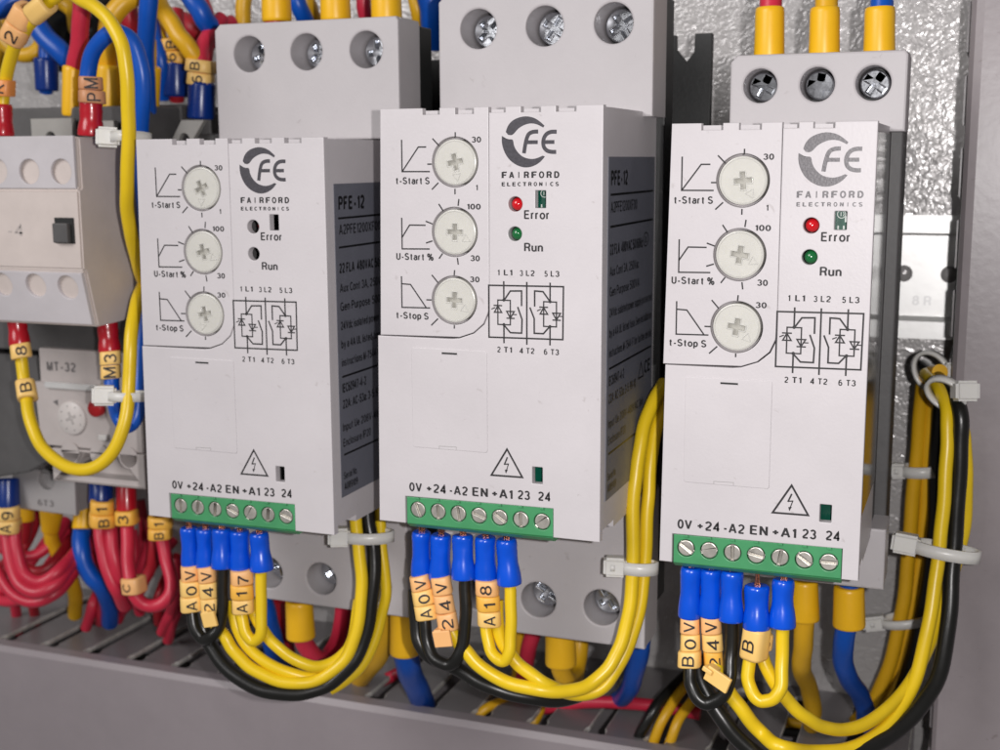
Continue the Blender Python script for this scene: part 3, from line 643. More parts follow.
# ================================================================== WIRES
def pth(P, Y=None):
    """list of (px, py, Y) -> world mm points"""
    return [at(p[0], p[1], p[2] if len(p) > 2 else Y) for p in P]
class Wire:
    def __init__(s, label, P, r, m_, cat='wire', group=None, name='wire', Y=None, seg=14):
        s.pts = smooth(pth(P, Y)); rk = random.Random(len(label)+int(P[0][0])); ph = [rk.uniform(0, 6.28) for _ in range(4)]
        m0 = len(s.pts)-1
        for q, p_ in enumerate(s.pts):
            e_ = min(1, q/4, (m0-q)/4)*r*.10; L0 = q*.33
            p_ += V(math.sin(L0+ph[0])+.6*math.sin(L0*2.3+ph[1]), 0, math.sin(L0*.9+ph[2])+.6*math.sin(L0*2.1+ph[3]))*e_*.65
        s.o = thing(name, label, cat, s.pts[-1], group); s.r = r
        b = MB(); b.tube(s.pts, r, seg); b.build('insulation', m_, s.o, True)
    def boot(s, p0, p1, r0=2.0, r1=2.2, m_=None, strands=True, name='sleeve', waist=.91, split=False):
        a = at(*p0); c = at(*p1); d = c-a; P = []; R_ = []
        prof = [(0, .80), (.02, .92), (.08, .97), (.15, .98), (.22, .95), (.30, waist+.04), (.38, waist+.01), (.46, waist), (.55, .91), (.64, .97), (.80, 1.04), (.95, 1.05), (.99, 1.02), (1.0, .93)]
        if m_ is None: r0 *= 1.22; r1 *= 1.13; a = a+(c-a).normalized()*.85; d = c-a
        if waist > .95: prof = [(0, .85), (.02, .97), (.10, 1), (.5, 1.0), (.93, 1.02), (.98, .99), (1, .9)]
        for t_, k in prof: P.append(a+d*t_); R_.append((r0+(r1-r0)*t_)*k)
        b = MB(); b.tube(P, R_, 22); rb = random.Random(int(p0[0]*3+p0[1])); pa = rb.uniform(0, 3.1); pc = rb.uniform(.18, .4); am = .06 if m_ is None else .02
        for q in range(len(P)):
            t_ = prof[q][0]; wv = am*math.exp(-((t_-pc)/.16)**2)
            for k in range(22):
                th = 2*math.pi*k/22; v_ = Vector(b.v[q*22+k]); b.v[q*22+k] = tuple(P[q]+(v_-P[q])*(1-wv*(1+math.cos(2*th+pa))+wv*.35*math.sin(5*th+pa)))
        b.lathe([(.01, 0), (R_[0]*.8, 0)], a, -d, 12)
        bo = b.build(name, m_ or M_BOOT, s.o, True)
        if strands:
            b = MB(); u = d.normalized(); rnd = random.Random(int(p0[0]*7))
            for k in range(9):
                ang = k*2.4; rr = .28*math.sqrt(k); q = V(math.cos(ang)*rr, math.sin(ang)*rr*.7, 0)
                q2 = q*.6+V(rnd.uniform(-.35, .35), rnd.uniform(-.2, .2), 0)
                b.tube([a+q+u*.6, a+(q+q2)*.5-u*1.0, a+q2-u*3.2], .17, 6)
            b.build('copper_strands', M_COPPER, s.o, True)
        return bo
    def marker(s, p0, p1, rings, r=2.4, turn=0.0, hh=None, flat=1.0, flip=False):
        """rings: list of (character, material[, radius scale]) from p0 to p1"""
        a = at(*p0); c = at(*p1); d = (c-a); L_ = d.length; u = d.normalized(); n = (CC-a); n = (n-u*n.dot(u)).normalized(); sd = u.cross(n)
        if sd.dot(RT) < 0: sd = -sd
        n = n*math.cos(turn)+sd*math.sin(turn); sd = u.cross(n); sd = sd if sd.dot(RT) > 0 else -sd
        k = len(rings); h = L_/k
        for j, rg in enumerate(rings):
            ch, m_ = rg[0], rg[1]; sc = rg[2] if len(rg) > 2 else 1.0; R_ = r*sc
            jt = random.uniform(-.16, .16); n0, s0 = n, sd; n = n0*math.cos(jt)+s0*math.sin(jt); sd = s0*math.cos(jt)-n0*math.sin(jt)
            R_ *= random.uniform(.95, 1.05); tl = random.uniform(-.07, .07)
            b = MB(); p = a+u*h*j+s0*random.uniform(-.12, .12); seg = 26; vs = []; prof = [(.0, R_*.55), (.0, R_*.93), (.08, R_*.99), (.5, R_*1.0), (.9, R_*1.02), (.985, R_*.97), (.985, R_*.55)]
            for t_, rr in prof:
                for q in range(seg):
                    an = 2*math.pi*q/seg; ca, sa = math.cos(an), math.sin(an)
                    # slightly squared section
                    e = 1+.07*math.cos(4*an)*-1
                    vs.append(p+u*(h*t_*.97+sa*rr*tl)+(n*ca*flat+sd*sa)*rr*e)
            fs = []
            for i_ in range(len(prof)-1):
                for q in range(seg): q2 = (q+1) % seg; fs.append((i_*seg+q, i_*seg+q2, (i_+1)*seg+q2, (i_+1)*seg+q))
            b.add(vs, fs, 0, True)
            if ch.strip():
                H = hh or min(R_*1.05, 2.6); W_ = min(h*.62, H*.95)*(.5 if ch == '1' else 1.25 if ch == 'M' else 1)
                def fn(x, z, k_=0, p=p, R_=R_):
                    th = -z/R_; e = 1+.07*-math.cos(4*th)
                    return p+u*(h*.5-x if not flip else h*.5+x)+(n*math.cos(th)*flat+sd*math.sin(th))*(R_*e*1.03+.05+.006*k_)
                sx = 1
                b.text(ch, -W_/2, W_/2, -H/2, H, bold=-.022, mi=1, fn=fn)
            b.build('wire_marker', [m_, M_INK], s.o, True); n, sd = n0, s0
def tie(label, c, ax, a_, b_, head, hs=(5.2, 4.6, 4.4), wd=2.6, group='white nylon cable ties', tail=None, square=False):
    """c centre (mm), ax bundle direction, a_ half width (image side), b_ half depth, head: angle of the head round the loop"""
    t = thing('cable_tie', label, 'cable tie', c, group)
    hs = tuple(q*1.05 for q in hs); u = ax.normalized(); n = (CC-c); n = (n-u*n.dot(u)).normalized(); sd = u.cross(n)
    if sd.dot(RT) < 0: sd = -sd
    b = MB(); N_ = 40; vs = []
    for k in range(N_):
        an = 2*math.pi*k/N_; p = sd*math.cos(an)*a_+n*math.sin(an)*b_; o = (sd*math.cos(an)/a_+n*math.sin(an)/b_).normalized()
        for du, dn in ((-wd/2, 0), (wd/2, 0), (wd/2, .9), (-wd/2, .9)): vs.append(c+p+u*du+o*dn)
    fs = []
    for k in range(N_):
        k2 = (k+1) % N_
        for j in range(4): j2 = (j+1) % 4; fs.append((k*4+j, k*4+j2, k2*4+j2, k2*4+j))
    b.add(vs, fs, 0, True); b.build('strap', M_TIE, t, True)
    an = math.radians(head); hc = c+sd*math.cos(an)*(a_+hs[0]*.35)+n*math.sin(an)*(b_+hs[1]*.25)
    M3 = Matrix((RT, -FW, UP)).transposed() if square else Matrix((sd, n, u)).transposed()
    b = MB(); bm = bmesh.new(); bmesh.ops.create_cube(bm, size=1)
    for v in bm.verts: v.co = V(v.co.x*hs[0], v.co.y*hs[1], v.co.z*hs[2])
    bmesh.ops.bevel(bm, geom=bm.edges[:], offset=.7, segments=3, affect='EDGES')
    b._bm(bm, 0, lambda co: hc+M3 @ co, False)
    hd = b.build('head', M_TIE, t, True)
    b = MB(); bm = bmesh.new(); bmesh.ops.create_cube(bm, size=1)
    for v in bm.verts: v.co = V(v.co.x*1.6+math.cos(an)*hs[0]*.1, v.co.y*.9+hs[1]*.40, v.co.z*2.0)
    bmesh.ops.bevel(bm, geom=bm.edges[:], offset=.25, segments=2, affect='EDGES')
    b._bm(bm, 0, lambda co: hc+M3 @ co, True); b.build('pawl', M_TIE, hd, True)
    return t
G1 = 'control wires of the left soft starter'; G2 = 'control wires of the middle soft starter'; G3 = 'control wires of the right soft starter'

# --- right soft starter
Y = 7.0
w_ = Wire('black jumper between first and third blue sleeves of the right starter', [(692, 600, Y), (692, 640, Y), (690.5, 668, Y-2), (691, 685, Y-3), (698, 699, Y-4), (711, 703, Y-4), (724, 694, Y-4), (730, 675, Y-3), (731.5, 650, Y-1), (732, 610, Y)], 1.5, M_BLK, group=G3)
w_.boot((691.5, 563, Y), (689.5, 617, Y)); w_.boot((732.5, 567, Y-1), (731, 621, Y-2), 2.1, 2.35)
w_.marker((690.5, 617, Y), (690, 667, Y-1.5), [('V', M_TAGO), ('0', M_TAGY), ('B', M_TAGY, 1.16)], 2.35, .0)
w_ = Wire('thick black wire sweeping under the right soft starter and up beside the vertical duct',
          [(697, 655, 9), (701, 680, 8), (712, 703, 7), (727, 725, 6), (748, 748, 6), (785, 768, 7), (830, 766, 13), (866, 748, 20), (894, 733, 27), (922, 706, 34), (940, 670, 41), (950, 612, 48), (953, 560, 52), (957, 500, 54), (961, 445, 55), (960, 412, 56), (951, 394, 62), (938, 378, 74), (925, 366, 90)], 1.9, M_BLK, group=G3)
w_ = Wire('yellow wire from the second blue sleeve of the right soft starter, lowest of its sweep',
          [(711, 600, Y), (712, 650, Y), (718, 672, Y-1), (730, 694, Y-1), (744, 713, Y-1), (763, 734, Y), (782, 748, 3), (812, 752, 10), (843, 750, 16), (868, 741, 22), (893, 719, 30), (915, 680, 38), (928, 625, 45), (937, 573, 49), (941, 530, 51), (945, 480, 53), (948, 437, 55), (946, 405, 58), (937, 386, 66), (926, 374, 80)], 1.65, M_YEL, group=G3)
w_.boot((711.5, 565, Y), (710.5, 616, Y)); w_.marker((711, 615, Y), (714, 668, Y), [('V', M_TAGO), ('4', M_TAGY), ('2', M_TAGD)], 2.3, .0)
b = MB(); c0 = at(719, 678, 2); Rm = Matrix.Rotation(.35, 3, 'Y') @ Matrix.Rotation(-.35, 3, 'Z')
b.box((c0.x-3.1, c0.y-1.3, c0.z-1.7), (c0.x+2.9, c0.y-.4, c0.z+1.8), .2, rot=Rm); b.box((c0.x-3.1, c0.y-1.2, c0.z+.9), (c0.x-.6, c0.y+3, c0.z+2.0), .25, rot=Rm)
tag(b.build('open_wire_marker', M_TAGY), 'unfolded blank amber marker hanging below the 4 and 2 rings of the right starter', 'wire marker', 'open blank wire markers')
w_ = Wire('short yellow jumper looped between the last two blue sleeves of the right soft starter', [(756, 620, Y), (752, 650, Y-1), (748.5, 668, Y-2), (749, 684, Y-3), (755, 697, Y-4), (765, 702, Y-4), (776, 696, Y-4), (781.5, 682, Y-3), (782.5, 655, Y-1), (783, 615, Y)], 1.45, M_YEL, group=G3)
w_.boot((757, 581, Y-1), (756.5, 629, Y-2), 2.3, 2.5); w_.boot((783.5, 575, Y), (782, 627, Y-1), 2.0, 2.5)
w_.marker((757, 627, Y-2), (753, 659, Y-2), [('B', M_TAGY, 1.0)], 3.0, -.45, hh=2.8); w_.marker((761.5, 632, Y+1.0), (759.5, 648, Y+1.0), [('8', M_TAGY, 1.0)], 2.6, .55, hh=2.3)
w_ = Wire('yellow wire leaving the B marker of the right starter, upper wire of its sweep',
          [(760, 625, Y+2), (761, 650, Y+1), (768, 672, Y), (783, 694, Y), (800, 713, Y+1), (816, 724, 11), (834, 729, 15), (858, 727, 21), (882, 713, 28), (905, 690, 36), (926, 652, 45), (943, 605, 53), (957, 560, 57), (965, 520, 58), (967, 475, 57), (965, 440, 58), (958, 412, 60)], 1.5, M_YEL, group=G3)
# tied pair going back down into the duct
Wire('outer yellow wire of the pair dropping behind the big bundle at right', [(940, 372, 74), (928, 376, 84), (922, 395, 92), (918, 440, 98), (913, 500, 100), (908, 560, 101), (901, 615, 102), (889, 668, 104), (872, 702, 106), (855, 722, 108)], 2.0, M_YELO, group='wires dropping behind the right bundle')
Wire('inner yellow wire of the pair dropping behind the big bundle at right', [(938, 380, 80), (932, 395, 92), (929, 440, 98), (925, 500, 102), (919, 560, 104), (910, 620, 105), (898, 672, 107), (880, 705, 109), (863, 724, 111)], 1.9, M_YELO, group='wires dropping behind the right bundle')
Wire('black wire dropping behind the big bundle at right', [(944, 384, 76), (940, 400, 88), (937, 450, 95), (934, 520, 99), (928, 580, 101), (918, 636, 103), (904, 682, 106), (886, 712, 109)], 2.0, M_BLK, group='wires dropping behind the right bundle')
tie('broad cable tie round the right bundle, halfway up', at(946, 551, 51), V(.1, .1, 1), 7.0, 4.2, 178, (6.2, 4.6, 4.6), 2.9)
tie('topmost front cable tie of the right bundle with its square head against the duct', at(946, 394, 58), V(.45, .8, .6), 4.4, 4.4, 62, (5.4, 4.8, 4.6), 1.7, square=True)
tie('rear cable tie where the right bundle turns back, against the textured plate', at(932, 372, 82), V(.6, 1, .25), 5.0, 4.6, 70, (5, 4.6, 4.4), 1.7, square=True)
tie('blurred cable tie on the yellow pair behind the right bundle', at(922, 470, 98), V(-.1, 0, 1), 4.6, 3.4, 185, (4.6, 4, 4), 3.0)
tie('low blurred cable tie on the yellow pair behind the right bundle', at(905, 620, 100), V(-.2, 0, 1), 6.0, 3.8, 185, (6.4, 4, 4), 2.4)

# --- middle soft starter
Y = 4.5
w_ = Wire('black jumper looped between first and third blue sleeves of the middle soft starter', [(421, 570, Y), (423, 600, Y), (424.5, 622, Y-1), (428, 645, Y-2), (436, 660, Y-3), (448, 665, Y-3), (459, 656, Y-3), (464, 636, Y-2), (465.5, 605, Y-1), (465, 572, Y)], 1.5, M_BLK, group=G2)
w_.boot((421.5, 528, Y), (421, 576, Y), 1.95, 2.05); w_.boot((462.5, 531, Y-1), (463.5, 579, Y-2), 2.1, 2.4)
w_.marker((419, 575, Y-1), (427, 619, Y-1.5), [('V', M_TAGO), ('0', M_TAGY, 1.04), ('A', M_TAGY, 1.1)], 2.6, .0)
Wire('thick black wire sweeping under the middle soft starter', [(415, 590, 8), (416, 625, 7), (421, 645, 6), (434, 660, 6), (456, 668, 5), (478, 681, 5), (503, 692, 6), (536, 699, 9), (566, 699, 14), (592, 688, 20), (612, 668, 25), (626, 640, 29), (637, 600, 31), (643, 560, 33), (648, 500, 35), (656, 450, 37), (668, 400, 42)], 1.7, M_BLK, group=G2)
w_ = Wire('outer yellow wire of the pair sweeping from the open marker of the middle starter', [(440, 575, Y), (445, 610, Y), (455, 636, Y-1), (466, 652, Y-2), (481, 667, Y-2), (507, 682, Y-1), (537, 690, 3), (570, 691, 7), (593, 682, 11), (611, 664, 14), (622, 642, 16), (629, 610, 18), (633, 567, 20), (633.5, 500, 22), (637, 465, 24), (643, 432, 27), (653, 402, 32), (664, 383, 38)], 1.65, M_YEL, group=G2)
w_.boot((441, 531, Y), (440, 579, Y), 2.1, 2.3); w_.marker((440, 576, Y-1), (449, 630, Y-1), [('V', M_TAGO), ('4', M_TAGO, 1.02), ('2', M_TAGO, 1.03)], 2.5, .0)
b = MB(); c0 = at(445, 637, 1.0); Rm = Matrix.Rotation(-.2, 3, 'Y')
b.box((c0.x-2.4, c0.y-1.5, c0.z-2.0), (c0.x+2.1, c0.y-.6, c0.z+1.9), .2, rot=Rm); b.box((c0.x-2.4, c0.y-1.4, c0.z+1.0), (c0.x-.4, c0.y+2.4, c0.z+2.0), .25, rot=Rm)
tag(b.build('open_wire_marker', M_TAGO), 'unfolded blank orange wire marker inside the black loop of the middle starter', 'wire marker', 'open blank wire markers')
w_ = Wire('short yellow jumper looped between the last two blue sleeves of the middle soft starter', [(488, 575, Y), (487, 610, Y), (486, 628, Y-1), (489, 646, Y-2), (496, 658, Y-3), (503, 661, Y-3), (509, 653, Y-3), (511, 634, Y-2), (510.5, 605, Y-1), (510, 575, Y)], 1.4, M_YEL, group=G2)
w_.boot((485.5, 533, Y), (485.5, 581, Y), 2.1, 2.4); w_.boot((506, 535, Y), (509.5, 584, Y), 2.0, 2.5)
w_.marker((487, 579, Y-1), (489, 625, Y-1), [('8', M_TAGO, .96), ('1', M_TAGD), ('A', M_TAGY)], 2.95, .0)
Wire('inner yellow wire sweeping from the 8 1 A marker of the middle soft starter', [(497, 600, Y+1), (498, 630, Y), (508, 651, Y), (522, 668, Y), (541, 681, 4), (560, 690, 7), (584, 695, 10), (606, 684, 13), (624, 655, 17), (637, 618, 20), (645, 567, 23), (647, 517, 25), (649, 482, 27), (653, 445, 30), (660, 415, 34), (668, 396, 40)], 1.6, M_YEL, group=G2)
tie('cable tie on the yellow pair beside the middle soft starter', at(639, 567, 21), V(0, .05, 1), 3.7, 2.2, 180, (5.2, 4.2, 4.4), 2.9)

# --- left soft starter
Y = 6.5
w_ = Wire('black jumper looped between first and third blue sleeves of the left soft starter', [(191, 560, Y), (191, 590, Y), (192, 612, Y-1), (195, 629, Y-2), (203, 639, Y-2), (212, 637, Y-3), (219, 625, Y-2), (222.5, 604, Y-1), (223, 565, Y)], 1.55, M_BLK, group=G1)
w_.boot((188.5, 524, Y), (191, 566, Y), 1.95, 2.1); w_.boot((221.5, 525, Y-1), (222, 568, Y-2), 2.1, 2.35)
w_.marker((189.5, 565, Y-1), (192.5, 610, Y-1), [('V', M_TAGO, .9), ('0', M_TAGY, 1.0), ('A', M_TAGY, 1.12)], 2.75, .0)
Wire('thick black wire sweeping under the left soft starter and up its right side', [(199, 600, Y+2), (201, 618, Y+1), (208, 640, Y), (223, 665, Y-1), (246, 683, Y-1), (272, 692, Y), (302, 693, 9), (327, 686, 12), (350, 665, 15), (365, 636, 18), (372, 598, 20), (374, 560, 22), (371, 535, 23), (367, 508, 24), (368, 474, 26), (372, 448, 28), (380, 425, 32), (390, 408, 38)], 1.9, M_BLK, group=G1)
w_ = Wire('outer yellow wire sweeping below the left soft starter', [(205, 560, Y), (208, 600, Y), (215, 622, Y), (224, 636, Y-1), (234, 651, Y-1), (251, 668, Y-1), (272, 679, Y), (297, 683, 8), (322, 678, 11), (345, 659, 14), (357, 631, 16), (361.5, 593, 18), (360, 560, 19), (357, 530, 20), (354.5, 493, 21), (358.5, 459, 23), (366.5, 432, 26), (378, 408, 32), (392, 392, 38)], 1.6, M_YEL, group=G1)
w_.boot((205, 525, Y), (206, 567, Y), 2.0, 2.2); w_.marker((206, 566, Y-1), (211, 613, Y-1), [('V', M_TAGO), ('4', M_TAGY, 1.02), ('2', M_TAGY, 1.03)], 2.55, .0)
b = MB(); c0 = at(212, 618, 3.5); Rm = Matrix.Rotation(-.25, 3, 'Y')
b.box((c0.x-2.2, c0.y-1.4, c0.z-2.0), (c0.x+1.9, c0.y-.5, c0.z+1.9), .2, rot=Rm); b.box((c0.x-2.2, c0.y-1.3, c0.z+1.0), (c0.x-.3, c0.y+2.4, c0.z+2.0), .25, rot=Rm)
tag(b.build('open_wire_marker', M_TAGY), 'unfolded blank amber wire marker inside the black loop of the left starter', 'wire marker', 'open blank wire markers')
Wire('middle yellow wire sweeping below the left soft starter', [(232, 600, Y+2), (237, 628, Y+1), (249, 648, Y+1), (267, 663, Y+1), (292, 674, 9), (316, 676, 12), (338, 664, 15), (352, 640, 18), (359, 600, 20)], 1.5, M_YEL, group=G1)
w_ = Wire('short yellow jumper looped between the last two blue sleeves of the left soft starter', [(241, 565, Y), (241, 598, Y), (241.5, 613, Y-1), (245, 631, Y-2), (251, 640, Y-2), (257, 640, Y-2), (261, 630, Y-2), (261.5, 605, Y-1), (261, 565, Y)], 1.45, M_YEL, group=G1)
w_.boot((239.5, 527, Y), (240.5, 569, Y), 2.1, 2.4); w_.boot((258.5, 529, Y), (262, 570, Y), 2.0, 2.6)
w_.marker((241.5, 569, Y-1), (243.5, 612, Y-1), [('7', M_TAGO, .96), ('1', M_TAGD), ('A', M_TAGY)], 3.0, .0)
Wire('inner yellow wire sweeping from the 7 1 A marker of the left starter', [(250, 600, Y+1), (257, 620, Y+1), (271, 641, Y), (289, 656, Y+1), (312, 666, 10), (334, 662, 14), (352, 645, 18), (365, 620, 21)], 1.5, M_YEL, group=G1)
Wire('thin looking yellow wire behind the black one, right of the left soft starter', [(330, 690, 14), (352, 676, 17), (370, 652, 20), (382, 615, 23), (386, 590, 24), (383, 560, 25), (381, 530, 26), (379, 500, 27), (380, 470, 29), (388, 440, 34)], 1.45, M_YEL, group=G1)
tie('cable tie on the bundle beside the left soft starter', at(369, 536, 22), V(0, .05, 1), 5.6, 3.0, 180, (5.4, 4.4, 4.6), 2.8)

# ---------------------------------------------------------------- power wires, top of the right and left starters
GP = 'power wires entering the top shrouds'
for px, pb, mt, lb in ((771, 3, M_RED, 'yellow sleeve on a red power wire, leftmost above the right soft starter'), (826, 1, M_YELO, 'yellow sleeve on a yellow power wire, middle one above the right soft starter'), (881, 0, M_BLU, 'yellow sleeve on a blue power wire, rightmost above the right soft starter')):
    w_ = Wire(lb, [(px+2, -60, 55), (px+1, -20, 52), (px, 10, 50), (px-1, 45, 48), (px-1, 66, 48)], 2.6, mt, 'power wire', GP); w_.boot((px-1, 7, 48), (px-2, 64, 48), 3.35, 3.5, M_YBOOT, False, waist=1.0)
for px, mt, lb in ((275, M_RED, 'yellow sleeve cut by the frame top, leftmost above the left soft starter'), (334, M_YELO, 'yellow sleeve cut by the frame top, middle one above the left soft starter'), (385, M_BLU, 'yellow sleeve cut by the frame top, rightmost above the left soft starter')):
    w_ = Wire(lb, [(px+6, -90, 60), (px+2, -50, 56), (px, -15, 52), (px, 30, 52)], 2.9, mt, 'power wire', GP); w_.boot((px, -30, 52), (px+2, 22, 52), 3.9, 4.0, M_YBOOT, False, waist=1.0)
# below the shrouds
GB = 'power wires leaving the bottom shrouds'
w_ = Wire('yellow power wire with a wide sleeve under the right soft starter', [(806, 580, 52), (805, 630, 54), (802, 655, 58), (801, 668, 64), (808, 684, 80), (812, 705, 90), (812, 726, 96)], 2.5, M_YELO, 'power wire', GB); w_.boot((805, 580, 52), (805, 620, 52), 3.2, 3.6, M_YBOOT, False, waist=1.0)
w_ = Wire('blue power wire with a yellow sleeve under the right soft starter', [(850, 580, 50), (846, 630, 52), (843, 655, 56), (846, 675, 64), (858, 690, 78), (864, 705, 88), (866, 725, 94)], 2.6, M_BLU, 'power wire', GB); w_.boot((849, 586, 50), (849, 627, 50), 3.7, 3.9, M_YBOOT, False, waist=1.0)
w_ = Wire('red power wire curling up behind the bundle under the left soft starter', [(300, 600, 50), (302, 632, 50), (308, 650, 52), (320, 660, 56), (333, 652, 62), (341, 630, 70), (344, 600, 78)], 2.7, M_RED, 'power wire', GB); w_.boot((299, 600, 50), (301, 638, 50), 4.0, 4.2, M_YBOOT, False, waist=1.0)
w_ = Wire('blue power wire ending in a yellow sleeve left of the middle starter bundle', [(404, 610, 50), (405, 650, 52), (410, 672, 58), (418, 690, 70), (424, 705, 84)], 3.6, M_BLU, 'power wire', GB); w_.boot((404, 606, 50), (405, 654, 50), 4.0, 4.3, M_YBOOT, False, waist=1.0)
w_ = Wire('double yellow power wire with a yellow sleeve under the middle soft starter', [(560, 620, 50), (560, 662, 52), (566, 680, 56), (574, 676, 64), (579, 655, 70), (580, 620, 74)], 2.6, M_YELO, 'power wire', GB); w_.boot((560, 622, 50), (561, 665, 50), 4.1, 4.2, M_YBOOT, False, waist=1.0)
Wire('blue power wire dropping behind the yellow pair right of the middle starter', [(645, 600, 58), (640, 645, 62), (634, 675, 68), (628, 692, 78), (618, 700, 92)], 2.7, M_BLU, 'power wire', GB)
Wire('yellow power wire hidden behind the bundle between left and middle starters', [(384, 600, 60), (384, 640, 62), (376, 662, 68), (362, 676, 80), (352, 690, 95)], 2.8, M_YELO, 'power wire', GB)
Wire('blue power wire passing behind the left starter jumper', [(262, 600, 70), (268, 625, 72), (276, 650, 78), (286, 680, 90)], 3.4, M_BLU, 'power wire', GB)
Wire('dark red power wire seen left of the yellow sleeve under the left starter', [(280, 600, 80), (284, 625, 82), (288, 655, 86), (290, 690, 96)], 2.6, M_DRED, 'power wire', GB)
Wire('red power wire descending behind the middle starter bundle', [(537, 600, 75), (533, 630, 76), (528, 655, 80), (520, 690, 92)], 2.4, M_RED, 'power wire', GB)
Wire('yellow power wire descending behind the middle starter bundle', [(522, 600, 80), (521, 640, 82), (519, 668, 86), (512, 700, 96)], 2.0, M_YELO, 'power wire', GB)
# wires glimpsed through the duct slots
GD = 'wires lying inside the bottom duct'
for lb, P, r_, mt in (
    ('yellow wire entering a duct slot below the middle bundle, left', [(527, 690, 96), (505, 700, 86), (487, 708, 80), (474, 722, 78), (469, 744, 79), (466, 777, 82)], 1.5, M_YELO),
    ('yellow wire entering a duct slot below the middle bundle, right', [(560, 690, 100), (545, 700, 90), (538, 716, 84), (530, 728, 82), (525, 750, 83), (522, 783, 86)], 1.5, M_YELO),
    ('red wire lying across the duct slots under the middle bundle', [(500, 722, 88), (545, 708, 88), (600, 702, 88), (660, 706, 88), (700, 714, 88)], 1.9, M_RED),
    ('upper yellow wire of the pair in the slot left of the right bundle', [(700, 668, 100), (682, 690, 86), (665, 715, 78), (652, 745, 76), (647, 767, 77), (644, 800, 80)], 1.5, M_YELO),
    ('lower yellow wire of the pair in the slot left of the right bundle', [(712, 680, 100), (693, 700, 86), (678, 722, 78), (668, 748, 76), (663, 770, 77), (660, 803, 80)], 1.5, M_YELO),
    ('black wire lying in the slot left of the right bundle', [(704, 660, 104), (676, 684, 88), (655, 708, 78), (640, 735, 76), (635, 757, 77), (632, 790, 80)], 1.6, M_BLK),
    ('red wire glimpsed in a duct slot left of the middle bundle', [(352, 700, 92), (368, 688, 92), (392, 676, 92), (410, 668, 94)], 1.9, M_RED),
    ('yellow wire lying in the duct behind the right jumper loop', [(770, 724, 106), (790, 722, 104), (812, 726, 102), (835, 732, 100)], 1.5, M_YELO),
    ('black wire lying in the duct behind the right jumper loop', [(768, 732, 106), (790, 731, 104), (812, 735, 102), (835, 740, 100)], 1.5, M_BLK)):
    Wire(lb, P, r_, mt, group=GD)
b = MB()  # wire mass lying at the bottom of the duct
rnd = random.Random(3)
cols = [M_RED, M_YELO, M_BLU, M_BLK, M_DRED]
for k in range(26):
    y = rnd.uniform(78, 118); z = rnd.uniform(-204, -188); m_ = rnd.choice([0, 0, 1, 3, 4, 4, 3])
    P = [V(-220+40*q, y+rnd.uniform(-5, 5), z+rnd.uniform(-4, 4)) for q in range(10)]
    b.tube(smooth(P, 5), 1.7, 8, m_)
tag(b.build('duct_wire_mass', cols), kind='stuff')

# ================================================================== LEFT DEVICES
t = thing('contactor', 'cream contactor with six round screw wells and a dark slider at the left edge', 'contactor', (-72, 60, -50), 'contactors at the left')
xr = -47.4; xl = -100
b = MB()
b.prism([(16.2, 1.2), (38, 1.0), (39, -12), (41.5, -40), (35, -48.6), (19.6, -49.2), (16.0, -34), (14.9, -33.5), (14.9, -12.5), (16.2, -12.0)], xl, xr, 'x', 0, .5)
b.build('body', [M_CREAM], t, True)
b = MB(); hs = [at(61, 171.6, 15), at(29, 171.6, 15), at(-3, 171.3, 15)]
zz = lambda a: a.z
b.plate([[(xl, 1.5), (xr-.9, 1.5), (xr-.9, -12.2), (xl, -12.2)]]+[circ(h.x, h.z, 3.3, 32) for h in hs], 15.0, 1.0, .2)
b.build('upper_terminal_block', M_CREAM2, t, True)
b = MB(); hs = [at(66.5, 288, 15.5), at(34.5, 286, 15.5), at(1, 285, 15.5)]
b.plate([[(xl, -34.4), (xr-.9, -34.4), (xr-.9, -48.9), (xl, -48.9)]]+[circ(h.x, h.z, 3.3, 32) for h in hs], 0, 1.2, .2)
th = math.radians(13); b.v = [(v[0], 15.1+v[1]*math.cos(th)-(v[2]+34.4)*math.sin(th), -34.4+(v[2]+34.4)*math.cos(th)+v[1]*math.sin(th)) for v in b.v]
b.build('lower_terminal_block', M_CREAM2, t, True)
b = MB(); a = at(56, 219, 15); c = at(76, 243, 15)
b.box((a.x-.3, 14.6, a.z+.4), (c.x-.1, 15.4, c.z-.2), .1, 1); b.box((a.x, 13.2, a.z-1.0), (c.x-1.2, 15.2, c.z), .35)
b.build('slider', [M_DARK, M_BLACKP], t, True)
b = MB(); a = at(8, 232, 14.9); b.text('-4', a.x, a.x+5, a.z-1, 3.0, 14.87); b.build('faint_lettering', M_GINK, t, True)
b = MB(); b.box((-132, 48, -62), (-50.5, YP-8, 10.5), .6); b.build('rear_housing', M_DARK, t, True)
for (x0, y0, x1, y1, hx) in ((35, 119, 77, 137, 55), (102, 121, 119, 137, 112)):
    a = at(x0, y0, 47); c = at(x1, y1, 47); h = at(hx, y1, 47)
    b = MB(); R_ = 1.8; arc = [(h.x+R_*math.cos(k*math.pi/10), c.z-1+R_*math.sin(k*math.pi/10)*1.1+.6) for k in range(11)]
    b.plate([[(a.x, a.z), (c.x, a.z), (c.x, c.z-1), (h.x+R_, c.z-1)]+arc+[(h.x-R_, c.z-1), (a.x, c.z-1)]], 45, 2, .2); b.build('terminal_tab', M_TAB, t, True)
t = thing('contactor', 'dark grey contactor top with one pale tab, behind and left of the left starter', 'contactor', (-52, 90, -30), 'contactors at the left')
b = MB(); a = at(146, 104, 64); c = at(222, 96, 64)
b.box((a.x, 66, -60), (a.x+11, YP-8, a.z-.2), .6); b.box((a.x+10.5, 72, -60), (a.x+17, YP-8, a.z-2.5), .6); b.box((a.x+16.6, 64, -60), (a.x+32, YP-8, a.z-9), .6); b.build('body', M_DARK, t, True)
b = MB(); y_ = 60
